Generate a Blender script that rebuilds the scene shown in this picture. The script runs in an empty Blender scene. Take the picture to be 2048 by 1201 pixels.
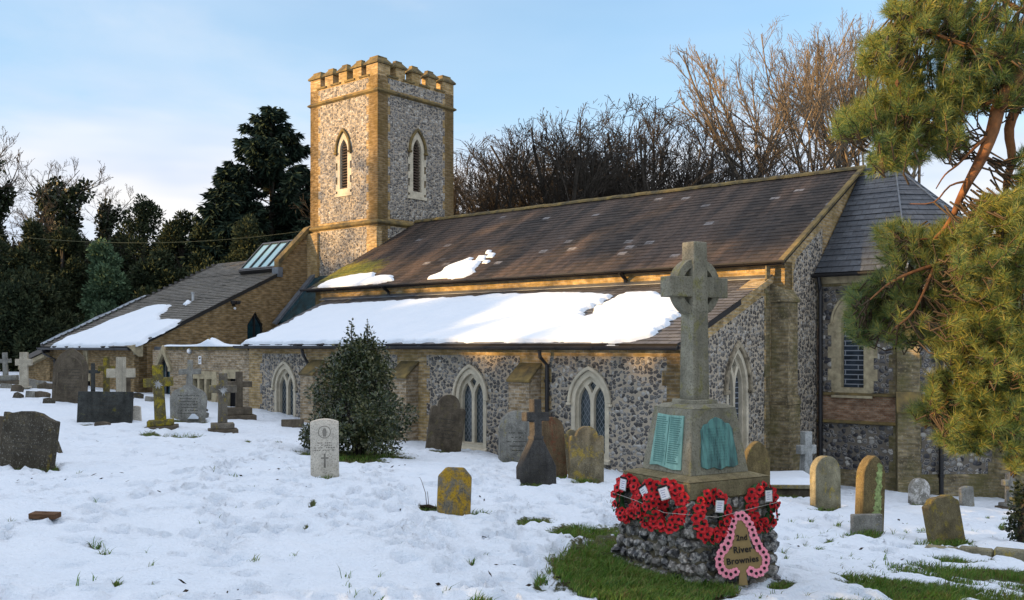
import bpy, bmesh, math, random
import numpy as np
from mathutils import Vector, Matrix
from mathutils.geometry import tessellate_polygon
R = math.radians
rnd = random.Random(7)
C = bpy.context.scene.collection
SC = bpy.context.scene

# ------------------------------------------------------------------ camera, sky, sun, exposure
EYE = 1.7
FPX, CXP, HYP = 1910.0, 1024.0, 692.0          # focal length, centre column and horizon row of the photograph (pixels)
cam = bpy.data.cameras.new('camera'); cam_o = bpy.data.objects.new('camera', cam); C.objects.link(cam_o)
cam_o.location = (0, 0, EYE); cam_o.rotation_euler = (R(90), 0, 0)
cam.sensor_width = 36; cam.lens = 36 * FPX / 2048; cam.shift_y = (HYP - 600.5) / 2048
cam.clip_start = .1; cam.clip_end = 3000
SC.camera = cam_o
SUN_EL, SUN_AZ = R(9.5), math.atan2(-.95, -.31)
SUN = Vector((math.sin(SUN_AZ) * math.cos(SUN_EL), math.cos(SUN_AZ) * math.cos(SUN_EL), math.sin(SUN_EL)))
sl = bpy.data.lights.new('sun', 'SUN'); sl.energy = 3.9; sl.angle = R(.6); sl.color = (1, .62, .25)
so = bpy.data.objects.new('sun', sl); C.objects.link(so); so.rotation_euler = (-SUN).to_track_quat('-Z', 'Y').to_euler(); so.location = (-40, -10, 30)
SC.view_settings.view_transform = 'Standard'; SC.view_settings.look = 'None'; SC.view_settings.gamma = 1
SC.view_settings.exposure = 1.36
SC.cycles.max_bounces = 5; SC.cycles.diffuse_bounces = 3; SC.cycles.transparent_max_bounces = 6

def nd(nt, t, i={}, **p):
    n = nt.nodes.new('ShaderNode' + t)
    for k, v in p.items(): setattr(n, k, v)
    for k, v in i.items():
        s = n.inputs[k]
        if isinstance(v, bpy.types.NodeSocket): nt.links.new(v, s)
        elif isinstance(v, tuple) and len(v) == 3 and len(getattr(s, 'default_value', v)) == 4: s.default_value = (*v, 1)
        else: s.default_value = v
    return n
def mixc(nt, f, a, b, mode='MIX'):
    return nd(nt, 'Mix', {0: f, 6: a, 7: b}, data_type='RGBA', blend_type=mode).outputs[2]
def noise(nt, vec, sc, det=4, ro=.55, dist=0):
    return nd(nt, 'TexNoise', {'Vector': vec, 'Scale': sc, 'Detail': det, 'Roughness': ro, 'Distortion': dist}).outputs[0]
def ramp(nt, f, st, interp='LINEAR'):
    n = nd(nt, 'ValToRGB', {0: f}); e = n.color_ramp.elements; n.color_ramp.interpolation = interp
    while len(e) < len(st): e.new(.5)
    for k, (p, c) in enumerate(st):
        e[k].position = p; e[k].color = (c, c, c, 1) if not isinstance(c, tuple) else (*c, 1)
    return n.outputs[0]
def mth(nt, op, a, b=0.0, c=0.0, clamp=False):
    return nd(nt, 'Math', {0: a, 1: b, 2: c}, operation=op, use_clamp=clamp).outputs[0]
def mapv(nt, vec, sc=(1, 1, 1), loc=(0, 0, 0), rot=(0, 0, 0)):
    return nd(nt, 'Mapping', {'Vector': vec, 'Scale': sc, 'Location': loc, 'Rotation': rot}).outputs[0]

W = bpy.data.worlds.new('World'); SC.world = W; W.use_nodes = True
nt = W.node_tree; bg = nt.nodes['Background']
sky = nd(nt, 'TexSky', sky_type='NISHITA', sun_disc=False, sun_elevation=SUN_EL, sun_rotation=SUN_AZ % (2 * math.pi), altitude=0, air_density=1.0, dust_density=.3, ozone_density=3.0)
tc = nd(nt, 'TexCoord').outputs['Generated']
sx = nd(nt, 'SeparateXYZ', {0: tc}); el = sx.outputs[2]
cl = noise(nt, mapv(nt, tc, (1.6, 1.6, 5.0), (.3, .1, .0)), 2.1, 6, .55, .3)
veil = noise(nt, mapv(nt, tc, (1.0, 1.0, 2.6), (2.3, .7, .4)), 1.7, 4, .5, .2)
low = ramp(nt, el, [(0.0, .75), (.12, .95), (.18, .75), (.25, .12), (.36, 0.0)])          # more cloud towards the horizon
side = ramp(nt, mth(nt, 'MULTIPLY_ADD', sx.outputs[0], .5, .5), [(.2, .04), (.5, -.04), (.62, -.10), (.8, -.02)])
msk = ramp(nt, mth(nt, 'ADD', mth(nt, 'ADD', mth(nt, 'MULTIPLY', cl, .9), mth(nt, 'MULTIPLY', low, .36)), side), [(.50, 0.0), (.60, .55), (.72, 1.0)])
vm = mth(nt, 'MULTIPLY', ramp(nt, veil, [(.3, .25), (.7, 1.0)]), .7)
skyc = mixc(nt, vm, mixc(nt, 1.0, sky.outputs[0], (.88, .92, .86), 'MULTIPLY'), (1.75, 2.2, 2.75))
ccol = mixc(nt, ramp(nt, noise(nt, mapv(nt, tc, (1, 1, 4)), 4.0, 3), [(.35, 0.0), (.65, 1.0)]), (2.05, 2.2, 2.6), (3.0, 2.8, 2.65))
msk = mth(nt, 'MULTIPLY', msk, ramp(nt, el, [(.17, 1.0), (.27, .25)]))
fin = mixc(nt, mth(nt, 'MULTIPLY', msk, .85), skyc, ccol)
high = mth(nt, 'MULTIPLY', ramp(nt, el, [(.36, 0.0), (.58, 1.0)]), ramp(nt, noise(nt, mapv(nt, tc, (1.5, 1.5, 1.5), (4, 1, 2)), 1.6, 5), [(.30, .35), (.62, 1.0)]))   # bright broken cloud overhead, out of view, added to lift the ambient light
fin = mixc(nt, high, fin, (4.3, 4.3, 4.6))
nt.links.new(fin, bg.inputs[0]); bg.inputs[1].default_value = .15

# ------------------------------------------------------------------ helpers
ALL_MATS = {}
def mk(name, rough=.8, spec=.3):
    m = bpy.data.materials.new(name); m.use_nodes = True; nt = m.node_tree; b = nt.nodes['Principled BSDF']
    b.inputs['Roughness'].default_value = rough; b.inputs['Specular IOR Level'].default_value = spec
    ALL_MATS[name] = m
    return m, nt, b
def L(nt, a, b): nt.links.new(a, b)
def bump(nt, b, h, st=.5, d=.01):
    L(nt, nd(nt, 'Bump', {'Strength': st, 'Distance': d, 'Height': h}).outputs[0], b.inputs['Normal'])
def uvn(nt): return nd(nt, 'TexCoord').outputs['UV']
def obn(nt): return nd(nt, 'TexCoord').outputs['Object']

class MB:
    """collects shapes; build() links them as one mesh object, UVs in metres by box projection"""
    def __init__(s): s.v = []; s.f = []; s.m = []
    def add(s, v, f, m=0):
        o = len(s.v); s.v += [tuple(p) for p in v]; s.f += [tuple(i + o for i in q) for q in f]; s.m += [m] * len(f); return s
    def box(s, a, b, m=0, fr=None):
        (x0, y0, z0), (x1, y1, z1) = a, b
        v = [(x, y, z) for z in (z0, z1) for y in (y0, y1) for x in (x0, x1)]
        if fr: v = [fr(*p) for p in v]
        return s.add(v, [(0, 2, 3, 1), (4, 5, 7, 6), (0, 1, 5, 4), (2, 6, 7, 3), (0, 4, 6, 2), (1, 3, 7, 5)], m)
    def prism(s, poly, d0, d1, fr, holes=(), m=0, back=True, sides=True):
        """polygon (a,b) with holes, extruded from depth d0 (back) to d1 (front) in frame fr(a,b,c)"""
        loops = [list(poly)] + [list(h) for h in holes]
        flat = [p for l in loops for p in l]; n = len(flat)
        if holes: tri = [tuple(t) for t in tessellate_polygon([[Vector((p[0], p[1], 0)) for p in l] for l in loops])]
        else: tri = [tuple(range(n))]
        def area(l): return sum(l[i][0] * l[(i + 1) % len(l)][1] - l[(i + 1) % len(l)][0] * l[i][1] for i in range(len(l)))
        T = []
        for t in tri:
            a = area([flat[i] for i in t]); T.append(t if a > 0 else t[::-1])
        s.add([fr(p[0], p[1], d1) for p in flat], T, m)
        if back: s.add([fr(p[0], p[1], d0) for p in flat], [t[::-1] for t in T], m)
        if sides:
            for k, l in enumerate(loops):
                q = l if (area(l) > 0) == (k == 0) else l[::-1]
                nq = len(q)
                s.add([fr(p[0], p[1], d0) for p in q] + [fr(p[0], p[1], d1) for p in q], [(i, (i + 1) % nq, nq + (i + 1) % nq, nq + i) for i in range(nq)], m)
        return s
    def tube(s, pts, rad, n=8, m=0, cap=True, squash=None):
        pts = [Vector(p) for p in pts]; rad = rad if hasattr(rad, '__len__') else [rad] * len(pts)
        vs = []; prev = None
        for i, p in enumerate(pts):
            t = (pts[min(i + 1, len(pts) - 1)] - pts[max(i - 1, 0)]).normalized()
            a = t.cross(Vector((0, 0, 1)) if abs(t.z) < .95 else Vector((1, 0, 0))).normalized(); b = t.cross(a).normalized()
            for k in range(n):
                w = 2 * math.pi * k / n; vs.append(p + (a * math.cos(w) + b * math.sin(w)) * rad[i])
        f = [(i * n + k, i * n + (k + 1) % n, (i + 1) * n + (k + 1) % n, (i + 1) * n + k) for i in range(len(pts) - 1) for k in range(n)]
        if cap: f += [tuple(range(n))[::-1], tuple((len(pts) - 1) * n + k for k in range(n))]
        return s.add(vs, f, m)
    def build(s, name, mats, parent=None, bevel=0, smooth=False, uv=True, label=None):
        me = bpy.data.meshes.new(name); me.from_pydata(s.v, [], s.f)
        for m in (mats if isinstance(mats, (list, tuple)) else [mats]): me.materials.append(m)
        me.polygons.foreach_set('material_index', s.m)
        if bevel:
            bm = bmesh.new(); bm.from_mesh(me); bmesh.ops.remove_doubles(bm, verts=bm.verts, dist=1e-4)
            bmesh.ops.recalc_face_normals(bm, faces=bm.faces)
            ed = [e for e in bm.edges if len(e.link_faces) == 2 and e.calc_face_angle(0) > .5]
            bmesh.ops.bevel(bm, geom=ed, offset=bevel, segments=1, affect='EDGES', clamp_overlap=True)
            bm.to_mesh(me); bm.free()
        if smooth: me.polygons.foreach_set('use_smooth', [True] * len(me.polygons))
        if uv:
            ul = me.uv_layers.new(name='UVMap'); Z = Vector((0, 0, 1)); dat = np.zeros(len(me.loops) * 2)
            for p in me.polygons:
                n = p.normal; t = Vector((1, 0, 0)) if abs(n.z) > .98 else Z.cross(n).normalized(); b = n.cross(t)
                for li in p.loop_indices:
                    co = me.vertices[me.loops[li].vertex_index].co; dat[2 * li] = co.dot(t); dat[2 * li + 1] = co.dot(b)
            ul.data.foreach_set('uv', dat)
        me.update()
        o = bpy.data.objects.new(name, me); C.objects.link(o)
        if parent: o.parent = parent
        if label: o['label'] = label
        return o
def np_mesh(name, V, Fc, mats, parent=None, smooth=False, mi=None):
    """V (n,3), Fc list of (k,3) / (k,4) index arrays"""
    me = bpy.data.meshes.new(name); V = np.asarray(V, np.float32); me.vertices.add(len(V)); me.vertices.foreach_set('co', V.ravel())
    Fc = [np.asarray(f, np.int32) for f in (Fc if isinstance(Fc, list) else [Fc])]
    nl = sum(f.size for f in Fc); npoly = sum(len(f) for f in Fc)
    me.loops.add(nl); me.loops.foreach_set('vertex_index', np.concatenate([f.ravel() for f in Fc]))
    st = []; o = 0
    for f in Fc: st.append(o + np.arange(len(f)) * f.shape[1]); o += f.size
    me.polygons.add(npoly); me.polygons.foreach_set('loop_start', np.concatenate(st).astype(np.int32))
    for m in (mats if isinstance(mats, (list, tuple)) else [mats]): me.materials.append(m)
    if mi is not None: me.polygons.foreach_set('material_index', np.asarray(mi, np.int32))
    if smooth: me.polygons.foreach_set('use_smooth', np.ones(npoly, bool))
    me.update(calc_edges=True)
    o = bpy.data.objects.new(name, me); C.objects.link(o)
    if parent: o.parent = parent
    return o
def tag(o, label=None, cat=None, group=None, kind=None):
    if label: o['label'] = label
    if cat: o['category'] = cat
    if group: o['group'] = group
    if kind: o['kind'] = kind
    return o
def thing(name, label, cat, loc=(0, 0, 0), rotz=0, group=None, rot=None):
    o = bpy.data.objects.new(name, None); C.objects.link(o); o.location = loc; o.rotation_euler = rot or (0, 0, rotz)
    o.empty_display_size = .3
    return tag(o, label, cat, group)

# ------------------------------------------------------------------ lie of the land (heights relative to the eye)
GP = np.array([(-2.49,12.7,-1.735),(1.75,9.2,-2.2),(2.335,19.74,-2.61),(-.69,22.3,-2.49),(-6.66,27.4,-1.95),(-16.8,34,-1.40),(-7,13.6,-1.73),
(0,0,-1.65),(-12,4,-1.55),(9,4,-2.35),(5.8,13.2,-2.7),(13,15,-3.2),(6.5,21,-3.15),(11,21.5,-3.5),(4.2,19.5,-2.85),(-3,6,-1.72),(1,6,-1.9),
(-24,40,-1.2),(-45,60,-0.5),(0,60,-1.5),(35,60,-2.5),(-60,20,-.6),(50,20,-4.5),(-15,20,-1.5),(0,-30,-1.5),(-40,-30,-1),(40,-30,-4),(-60,90,0),(0,90,-1),(60,90,-2.5)])
def _U(r2): return np.where(r2 > 0, .5 * r2 * np.log(np.maximum(r2, 1e-12)), 0)
_n = len(GP); _A = np.zeros((_n + 3, _n + 3)); _A[:_n, :_n] = _U(((GP[:, None, :2] - GP[None, :, :2]) ** 2).sum(-1)) + np.eye(_n) * 2
_A[:_n, _n] = 1; _A[:_n, _n + 1:] = GP[:, :2]; _A[_n, :_n] = 1; _A[_n + 1:, :_n] = GP[:, :2].T
_W = np.linalg.solve(_A, np.r_[GP[:, 2], 0, 0, 0])
def gr(x, y):
    x = np.clip(np.asarray(x, float), -90, 90); y = np.clip(np.asarray(y, float), -40, 100)
    r = np.full(x.shape, _W[_n]) + _W[_n + 1] * x + _W[_n + 2] * y
    for i in range(_n): r += _W[i] * _U((x - GP[i, 0]) ** 2 + (y - GP[i, 1]) ** 2)
    return r
_Y = np.linspace(3, 60, 5701)
def hit(px, py):
    X = (px - CXP) / FPX * _Y; z = gr(X, _Y); i = int(np.argmax(-(py - HYP) / FPX * _Y < z))
    return Vector((X[i], _Y[i], z[i] + EYE))
def at(px, py, Y): return Vector(((px - CXP) / FPX * Y, Y, (HYP - py) / FPX * Y + EYE))
def gz(x, y): return float(gr(x, y)) + EYE

def vnoise(x, y, seed=0):
    xi = np.floor(x).astype(np.int64); yi = np.floor(y).astype(np.int64); fx = x - xi; fy = y - yi
    def h(a, b):
        k = (a * 374761393 + b * 668265263 + seed * 1442695041) & 0xffffffff
        k = ((k ^ (k >> 13)) * 1274126177) & 0xffffffff; k = k ^ (k >> 16); return (k & 0xffff) / 65535.
    u = fx * fx * (3 - 2 * fx); v = fy * fy * (3 - 2 * fy)
    return (h(xi, yi) * (1 - u) + h(xi + 1, yi) * u) * (1 - v) + (h(xi, yi + 1) * (1 - u) + h(xi + 1, yi + 1) * u) * v
def fbm(x, y, oc=4, seed=0):
    r = 0; a = .5; t = 0
    for k in range(oc): r = r + a * vnoise(x * 2 ** k, y * 2 ** k, seed + k * 17); t += a; a *= .5
    return r / t
# ------------------------------------------------------------------ materials
def brick_mat(name, c1, c2, mort, dirt=(.06, .05, .04), dirt_amt=.5, moss=None, row=.075, wid=.225, old=.5):
    m, nt, b = mk(name, .9, .15); uv = uvn(nt); ob = obn(nt)
    br = nd(nt, 'TexBrick', {'Vector': uv, 'Color1': c1, 'Color2': c2, 'Mortar': mort, 'Scale': 1.0, 'Mortar Size': .0105, 'Mortar Smooth': .15, 'Bias': 0.0, 'Brick Width': wid, 'Row Height': row})
    col = br.outputs[0]
    var = noise(nt, mapv(nt, uv, (4.5, 13.3, 1)), 1.0, 1, .3)
    col = mixc(nt, ramp(nt, var, [(.35, 0.0), (.65, .75)]), col, tuple(x * .42 for x in c1))
    col = mixc(nt, ramp(nt, noise(nt, ob, 2.2, 5, .65), [(.42, 0.0), (.72, dirt_amt)]), col, dirt)
    col = mixc(nt, ramp(nt, noise(nt, ob, 22, 3, .6), [(.55, 0.0), (.75, old)]), col, tuple(min(1, x * 1.35) for x in c2))
    if moss: col = mixc(nt, ramp(nt, noise(nt, mapv(nt, ob, (1, 1, .6), (3, 1, 2)), 1.7, 5, .7), [(.45, 0.0), (.66, .75)]), col, moss)
    L(nt, col, b.inputs[0]); bump(nt, b, mth(nt, 'ADD', mth(nt, 'MULTIPLY', br.outputs[1], -1.0), mth(nt, 'MULTIPLY', noise(nt, ob, 60, 2), .5)), .6, .008)
    return m
M_brick = brick_mat('buff_brick', (.42, .285, .125), (.52, .375, .19), (.46, .40, .30), dirt_amt=.45, moss=(.19, .14, .05))
M_brick_t = brick_mat('tower_brick', (.40, .265, .11), (.50, .35, .17), (.46, .39, .28), dirt_amt=.35, moss=(.24, .165, .06))
M_brick_hall = brick_mat('brown_brick', (.25, .165, .07), (.35, .23, .105), (.30, .25, .17), dirt_amt=.35, old=.3)
M_brick_old = brick_mat('weathered_brick', (.34, .24, .13), (.40, .32, .22), (.42, .38, .31), dirt=(.05, .045, .035), dirt_amt=.6, old=.8)
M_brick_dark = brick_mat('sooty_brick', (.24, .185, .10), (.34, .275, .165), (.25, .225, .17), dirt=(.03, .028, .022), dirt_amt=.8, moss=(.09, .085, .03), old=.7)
M_brick_red = brick_mat('red_brick', (.13, .035, .025), (.20, .06, .04), (.12, .09, .07), dirt_amt=.7)

def flint_mat(name, sc, mort, pale=.35, dark=(.026, .026, .030), rim=.55):
    m, nt, b = mk(name, .55, .4); uv = uvn(nt)
    wob = mixc(nt, .12, uv, nd(nt, 'TexNoise', {'Vector': uv, 'Scale': 7.0, 'Detail': 2.0}).outputs[1])
    vo = nd(nt, 'TexVoronoi', {'Vector': mapv(nt, wob, (.88, 1.12, 1)), 'Scale': sc, 'Randomness': .8}, voronoi_dimensions='2D')
    d = vo.outputs['Distance']; rc = nd(nt, 'SeparateColor', {0: vo.outputs['Color']}); r1, r2, r3 = rc.outputs[0], rc.outputs[1], rc.outputs[2]
    size = mth(nt, 'MULTIPLY_ADD', r2, .12, .43); de = nd(nt, 'TexVoronoi', {'Vector': mapv(nt, wob, (.88, 1.12, 1)), 'Scale': sc, 'Randomness': .8}, voronoi_dimensions='2D', feature='DISTANCE_TO_EDGE').outputs['Distance']
    q = mth(nt, 'MAXIMUM', mth(nt, 'DIVIDE', d, size), mth(nt, 'SUBTRACT', 1.03, mth(nt, 'MULTIPLY', de, 2.6)))
    stone = ramp(nt, q, [(.93, 1.0), (1.0, 0.0)])
    core = ramp(nt, r1, [(0.0, dark), (.55, tuple(x * 2.0 for x in dark)), (.80, (.14, .135, .125)), (1 - pale * .4, (.25, .24, .225)), (1.0, (.43, .41, .365))])
    cen = mixc(nt, ramp(nt, mth(nt, 'ADD', q, mth(nt, 'MULTIPLY', noise(nt, uv, 60, 2), .35)), [(.35, 0.0), (.75, 1.0)]), mixc(nt, mth(nt, 'MULTIPLY', ramp(nt, r3, [(.35, 0.0), (.5, 1.0)]), rim), core, (.40, .385, .355)), core)
    edge = mixc(nt, ramp(nt, q, [(.74, 0.0), (.9, .8)]), cen, mixc(nt, ramp(nt, r3, [(.3, 0.0), (.6, 1.0)]), (.03, .03, .035), (.38, .355, .31)))
    mo = mixc(nt, ramp(nt, noise(nt, obn(nt), 1.6, 5, .6), [(.4, 0.0), (.7, .5)]), mort, tuple(x * .55 for x in mort))
    mo = mixc(nt, ramp(nt, noise(nt, uv, 35, 3), [(.4, 0.0), (.7, .4)]), mo, tuple(x * .6 for x in mort))
    L(nt, mixc(nt, stone, mo, edge), b.inputs[0])
    L(nt, ramp(nt, q, [(.9, .35), (1.0, .95)]), b.inputs['Roughness'])
    bump(nt, b, ramp(nt, q, [(.3, 1.0), (1.0, 0.0)]), .8, .02)
    return m
M_flint = flint_mat('flint', 12.0, (.37, .315, .24), dark=(.034, .032, .031), rim=.35)
M_flint_t = flint_mat('tower_flint', 11.5, (.33, .285, .225), pale=.6, dark=(.045, .042, .04), rim=.6)
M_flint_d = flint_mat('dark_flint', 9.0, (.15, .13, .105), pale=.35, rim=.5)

def slate_mat(name, cols, streak=None, row=.2, wid=.26, moss=0.0, rough=.6, spot=True, lich=None):
    m, nt, b = mk(name, rough, .2); uv = uvn(nt); ob = obn(nt)
    br = nd(nt, 'TexBrick', {'Vector': uv, 'Color1': (0, 0, 0), 'Color2': (1, 1, 1), 'Mortar': (0, 0, 0), 'Scale': 1.0, 'Mortar Size': .006, 'Mortar Smooth': .2, 'Brick Width': wid, 'Row Height': row}, offset=.5)
    g = nd(nt, 'SeparateColor', {0: br.outputs[0]}).outputs[0]
    col = ramp(nt, g, [(0.0, cols[0]), (.5, cols[1]), (.97, cols[2])])
    if streak:
        st = noise(nt, mapv(nt, uv, (1.3, .16, 1)), 1.0, 5, .6)
        col = mixc(nt, ramp(nt, st, [(.44, 0.0), (.58, .9)]), col, mixc(nt, noise(nt, uv, 9, 3), tuple(.6 * x for x in streak), tuple(1.5 * x for x in streak)))
        st2 = noise(nt, mapv(nt, uv, (2.3, .3, 1), (5, 3, 0)), 1.0, 4, .6)
        col = mixc(nt, ramp(nt, st2, [(.55, 0.0), (.75, .6)]), col, (.035, .034, .036))
    if moss: col = mixc(nt, ramp(nt, noise(nt, mapv(nt, uv, (1, .5, 1)), 2.0, 5, .7), [(.55, 0.0), (.72, moss)]), col, (.12, .10, .05))
    if spot:
        wn = nd(nt, 'TexWhiteNoise', {'Vector': mapv(nt, nd(nt, 'VectorMath', {0: mapv(nt, uv, (1 / wid, 1 / row, 1))}, operation='FLOOR').outputs[0], (1, 1, 1))}, noise_dimensions='2D').outputs[0]
        col = mixc(nt, ramp(nt, wn, [(.985, 0.0), (.99, .7)]), col, (.27, .26, .26))
    if lich:
        dd = nd(nt, 'VectorMath', {0: nd(nt, 'VectorMath', {0: ob, 1: lich}, operation='SUBTRACT').outputs[0], 1: (.55, .8, .8)}, operation='MULTIPLY').outputs[0]
        dl = mth(nt, 'ADD', nd(nt, 'VectorMath', {0: dd}, operation='LENGTH').outputs[1], mth(nt, 'MULTIPLY_ADD', noise(nt, ob, 3.0, 4, .7), 1.2, -.6))
        col = mixc(nt, ramp(nt, dl, [(.40, .95), (.95, 0.0)]), col, mixc(nt, noise(nt, ob, 9, 3), (.34, .28, .02), (.16, .16, .03)))
    col = mixc(nt, mth(nt, 'MULTIPLY', br.outputs[1], .85), col, (.012, .012, .013))
    col = mixc(nt, ramp(nt, noise(nt, ob, 14, 4, .7), [(.35, .45), (.6, 0.0)]), col, (.02, .02, .02))
    L(nt, col, b.inputs[0]); bump(nt, b, mth(nt, 'ADD', mth(nt, 'MULTIPLY', br.outputs[1], -1.0), mth(nt, 'MULTIPLY', noise(nt, ob, 25, 3), .7)), .5, .008)
    return m
M_slate_nave = slate_mat('old_brown_slate', [(.018, .015, .014), (.030, .024, .021), (.05, .039, .033)], streak=(.09, .062, .047), rough=.85, lich=(-15.9, 4.9, 2.5))
M_slate_aisle = slate_mat('aisle_slate', [(.06, .056, .056), (.085, .08, .08), (.12, .115, .112)], moss=.3, spot=False)
M_slate_ch = slate_mat('blue_slate', [(.05, .058, .07), (.065, .075, .09), (.085, .095, .11)], spot=False, rough=.5)
M_slate_hall = slate_mat('hall_tile', [(.10, .092, .075), (.13, .12, .10), (.17, .155, .13)], moss=.6, row=.12, wid=.18, spot=False)

def plain(name, c, rough=.7, spec=.3, var=.25, sc=8, bm=.3, metal=0, c2=None, st=None):
    m, nt, b = mk(name, rough, spec); ob = obn(nt)
    f = noise(nt, mapv(nt, ob, st or (1, 1, 1)), sc, 5, .65)
    L(nt, mixc(nt, ramp(nt, f, [(.35, 0.0), (.68, 1.0)]), tuple(x * (1 - var) for x in c), c2 or tuple(min(1, x * (1 + var)) for x in c)), b.inputs[0])
    b.inputs['Metallic'].default_value = metal
    if bm: bump(nt, b, noise(nt, ob, sc * 6, 4), bm, .006)
    return m
M_lime = plain('limestone', (.48, .43, .33), .85, .2, .2, 4)
M_lime_old = plain('weathered_limestone', (.34, .29, .19), .9, .15, .35, 5)
M_cap = plain('coping_stone', (.13, .115, .08), .9, .15, .5, 3, c2=(.23, .165, .06))
M_black = plain('black_gutter', (.012, .012, .014), .4, .5, .2, 5, 0)
M_lead = plain('lead_sheet', (.11, .125, .145), .5, .4, .3, 4, .1)
M_wood = plain('louvre_wood', (.085, .06, .045), .8, .2, .3, 8, .2)
M_dark = plain('dark_recess', (.01, .01, .011), .9, .1, .1, 5, 0)
M_soil = plain('dark_soil', (.03, .022, .014), .95, .1, .4, 8)
M_white = plain('white_plastic', (.75, .76, .78), .5, .4, .05, 4, 0)
M_ink = plain('dark_ink', (.015, .014, .014), .7, .2, .1, 4, 0)
M_greyplas = plain('grey_plastic', (.4, .42, .43), .5, .4, .1, 4, 0)

def glass_mat(name, tint, mode):
    m, nt, b = mk(name, .12, .6); uv = uvn(nt)
    if mode == 'diamond':
        a = mapv(nt, uv, (1, 1, 1)); s = nd(nt, 'SeparateXYZ', {0: a})
        p = mth(nt, 'ADD', mth(nt, 'MULTIPLY', s.outputs[0], 9.5), mth(nt, 'MULTIPLY', s.outputs[1], 6.2)); q = mth(nt, 'SUBTRACT', mth(nt, 'MULTIPLY', s.outputs[0], 9.5), mth(nt, 'MULTIPLY', s.outputs[1], 6.2))
        g = mth(nt, 'MINIMUM', mth(nt, 'PINGPONG', p, .5), mth(nt, 'PINGPONG', q, .5)); lead = ramp(nt, g, [(.05, 1.0), (.10, 0.0)])
        lc = (.12, .135, .15)
    else:
        br = nd(nt, 'TexBrick', {'Vector': uv, 'Color1': (0, 0, 0), 'Color2': (1, 1, 1), 'Mortar': (0, 0, 0), 'Scale': 1.0, 'Mortar Size': .012 if mode == 'rows' else .004, 'Brick Width': .62 if mode == 'rows' else .8, 'Row Height': .115 if mode == 'rows' else 3.0})
        lead = br.outputs[1]; lc = (.20, .22, .25) if mode == 'rows' else (.01, .01, .01)
    c = mixc(nt, ramp(nt, noise(nt, uv, 3.5, 3), [(.35, 0.0), (.65, 1.0)]), tint, tuple(x * 2.4 for x in tint))
    L(nt, mixc(nt, lead, c, lc), b.inputs[0])
    L(nt, mth(nt, 'MULTIPLY_ADD', lead, .4, .12), b.inputs['Roughness'])
    bump(nt, b, noise(nt, uv, 14, 2), .12, .01)
    return m
M_glass = glass_mat('leaded_glass', (.016, .024, .028), 'diamond')
M_glass_r = glass_mat('guarded_glass', (.012, .018, .026), 'rows')
M_glass_p = glass_mat('plain_glass', (.006, .02, .026), 'plain')

def stone_mat(name, base, lich, amt, dark=.45, spots=.15, streak=True, sp_col=(.55, .55, .52), green=None):
    m, nt, b = mk(name, .92, .12); ob = nd(nt, 'TexCoord').outputs['Object']
    oi = nd(nt, 'ObjectInfo').outputs['Random']; ob = nd(nt, 'VectorMath', {0: ob, 1: nd(nt, 'CombineXYZ', {0: mth(nt, 'MULTIPLY', oi, 17.0), 1: mth(nt, 'MULTIPLY', oi, 9.0)}).outputs[0]}).outputs[0]
    f = noise(nt, ob, 4.5, 6, .7); c = mixc(nt, ramp(nt, f, [(.35, 0.0), (.65, 1.0)]), tuple(x * (1 - dark) for x in base), tuple(x * 1.2 for x in base))
    if streak: c = mixc(nt, ramp(nt, noise(nt, mapv(nt, ob, (9, 9, .8)), 1.0, 4, .6), [(.48, 0.0), (.72, .6)]), c, tuple(x * .35 for x in base))
    if green: c = mixc(nt, ramp(nt, noise(nt, mapv(nt, ob, (2.5, 2.5, .7), (2, 1, 7)), 1.3, 4, .6), [(.5, 0.0), (.62, .85)]), c, green)
    c = mixc(nt, ramp(nt, noise(nt, mapv(nt, ob, (1, 1, .8), (4, 8, 1)), 5.5, 6, .75, .5), [(.60 - amt * .25, 0.0), (.68 - amt * .2, .9)]), c, mixc(nt, noise(nt, ob, 30, 3), tuple(x * .6 for x in lich), tuple(x * 1.3 for x in lich)))
    c = mixc(nt, ramp(nt, noise(nt, mapv(nt, ob, (1, 1, 1), (7, 3, 9)), 42, 4, .65), [(.69 - spots * .3, 0.0), (.75 - spots * .3, .5)]), c, sp_col)
    c = mixc(nt, ramp(nt, noise(nt, ob, 55, 3, .7), [(.36, .6), (.5, 0.0)]), c, tuple(x * .3 for x in base))
    L(nt, c, b.inputs[0]); bump(nt, b, mth(nt, 'ADD', noise(nt, ob, 40, 4, .7), mth(nt, 'MULTIPLY', f, 1.5)), .5, .012)
    return m
S_dark = stone_mat('dark_lichened_stone', (.075, .066, .05), (.16, .12, .03), .1, spots=.35, sp_col=(.30, .29, .26))
S_slab = stone_mat('black_slab_stone', (.055, .058, .055), (.15, .14, .02), .0, spots=.1, sp_col=(.18, .18, .17))
S_grey = stone_mat('grey_stone', (.24, .235, .21), (.30, .26, .12), .1, spots=.25)
S_brown = stone_mat('brown_stone', (.15, .105, .06), (.15, .055, .03), .35, spots=.1)
S_dkbrown = stone_mat('dark_brown_stone', (.115, .095, .07), (.14, .12, .06), .1, spots=.05)  # dark brown base tone, mottled at random
S_pale = stone_mat('pale_stone', (.50, .46, .39), (.4, .36, .28), .05, dark=.15, spots=.05, streak=False)
S_cream = stone_mat('cream_stone', (.40, .36, .28), (.30, .27, .2), .1, dark=.2, spots=.2)
S_yellow = stone_mat('yellow_lichen_stone', (.17, .155, .12), (.38, .23, .015), .62, spots=.1)
S_lichen = stone_mat('ochre_lichen_stone', (.20, .17, .11), (.33, .24, .05), .35, spots=.25)
S_greenish = stone_mat('green_streaked_stone', (.15, .115, .055), (.24, .22, .06), .1, spots=.1)
S_olive = stone_mat('olive_stone', (.23, .21, .14), (.36, .27, .03), .2, spots=.15)
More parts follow.
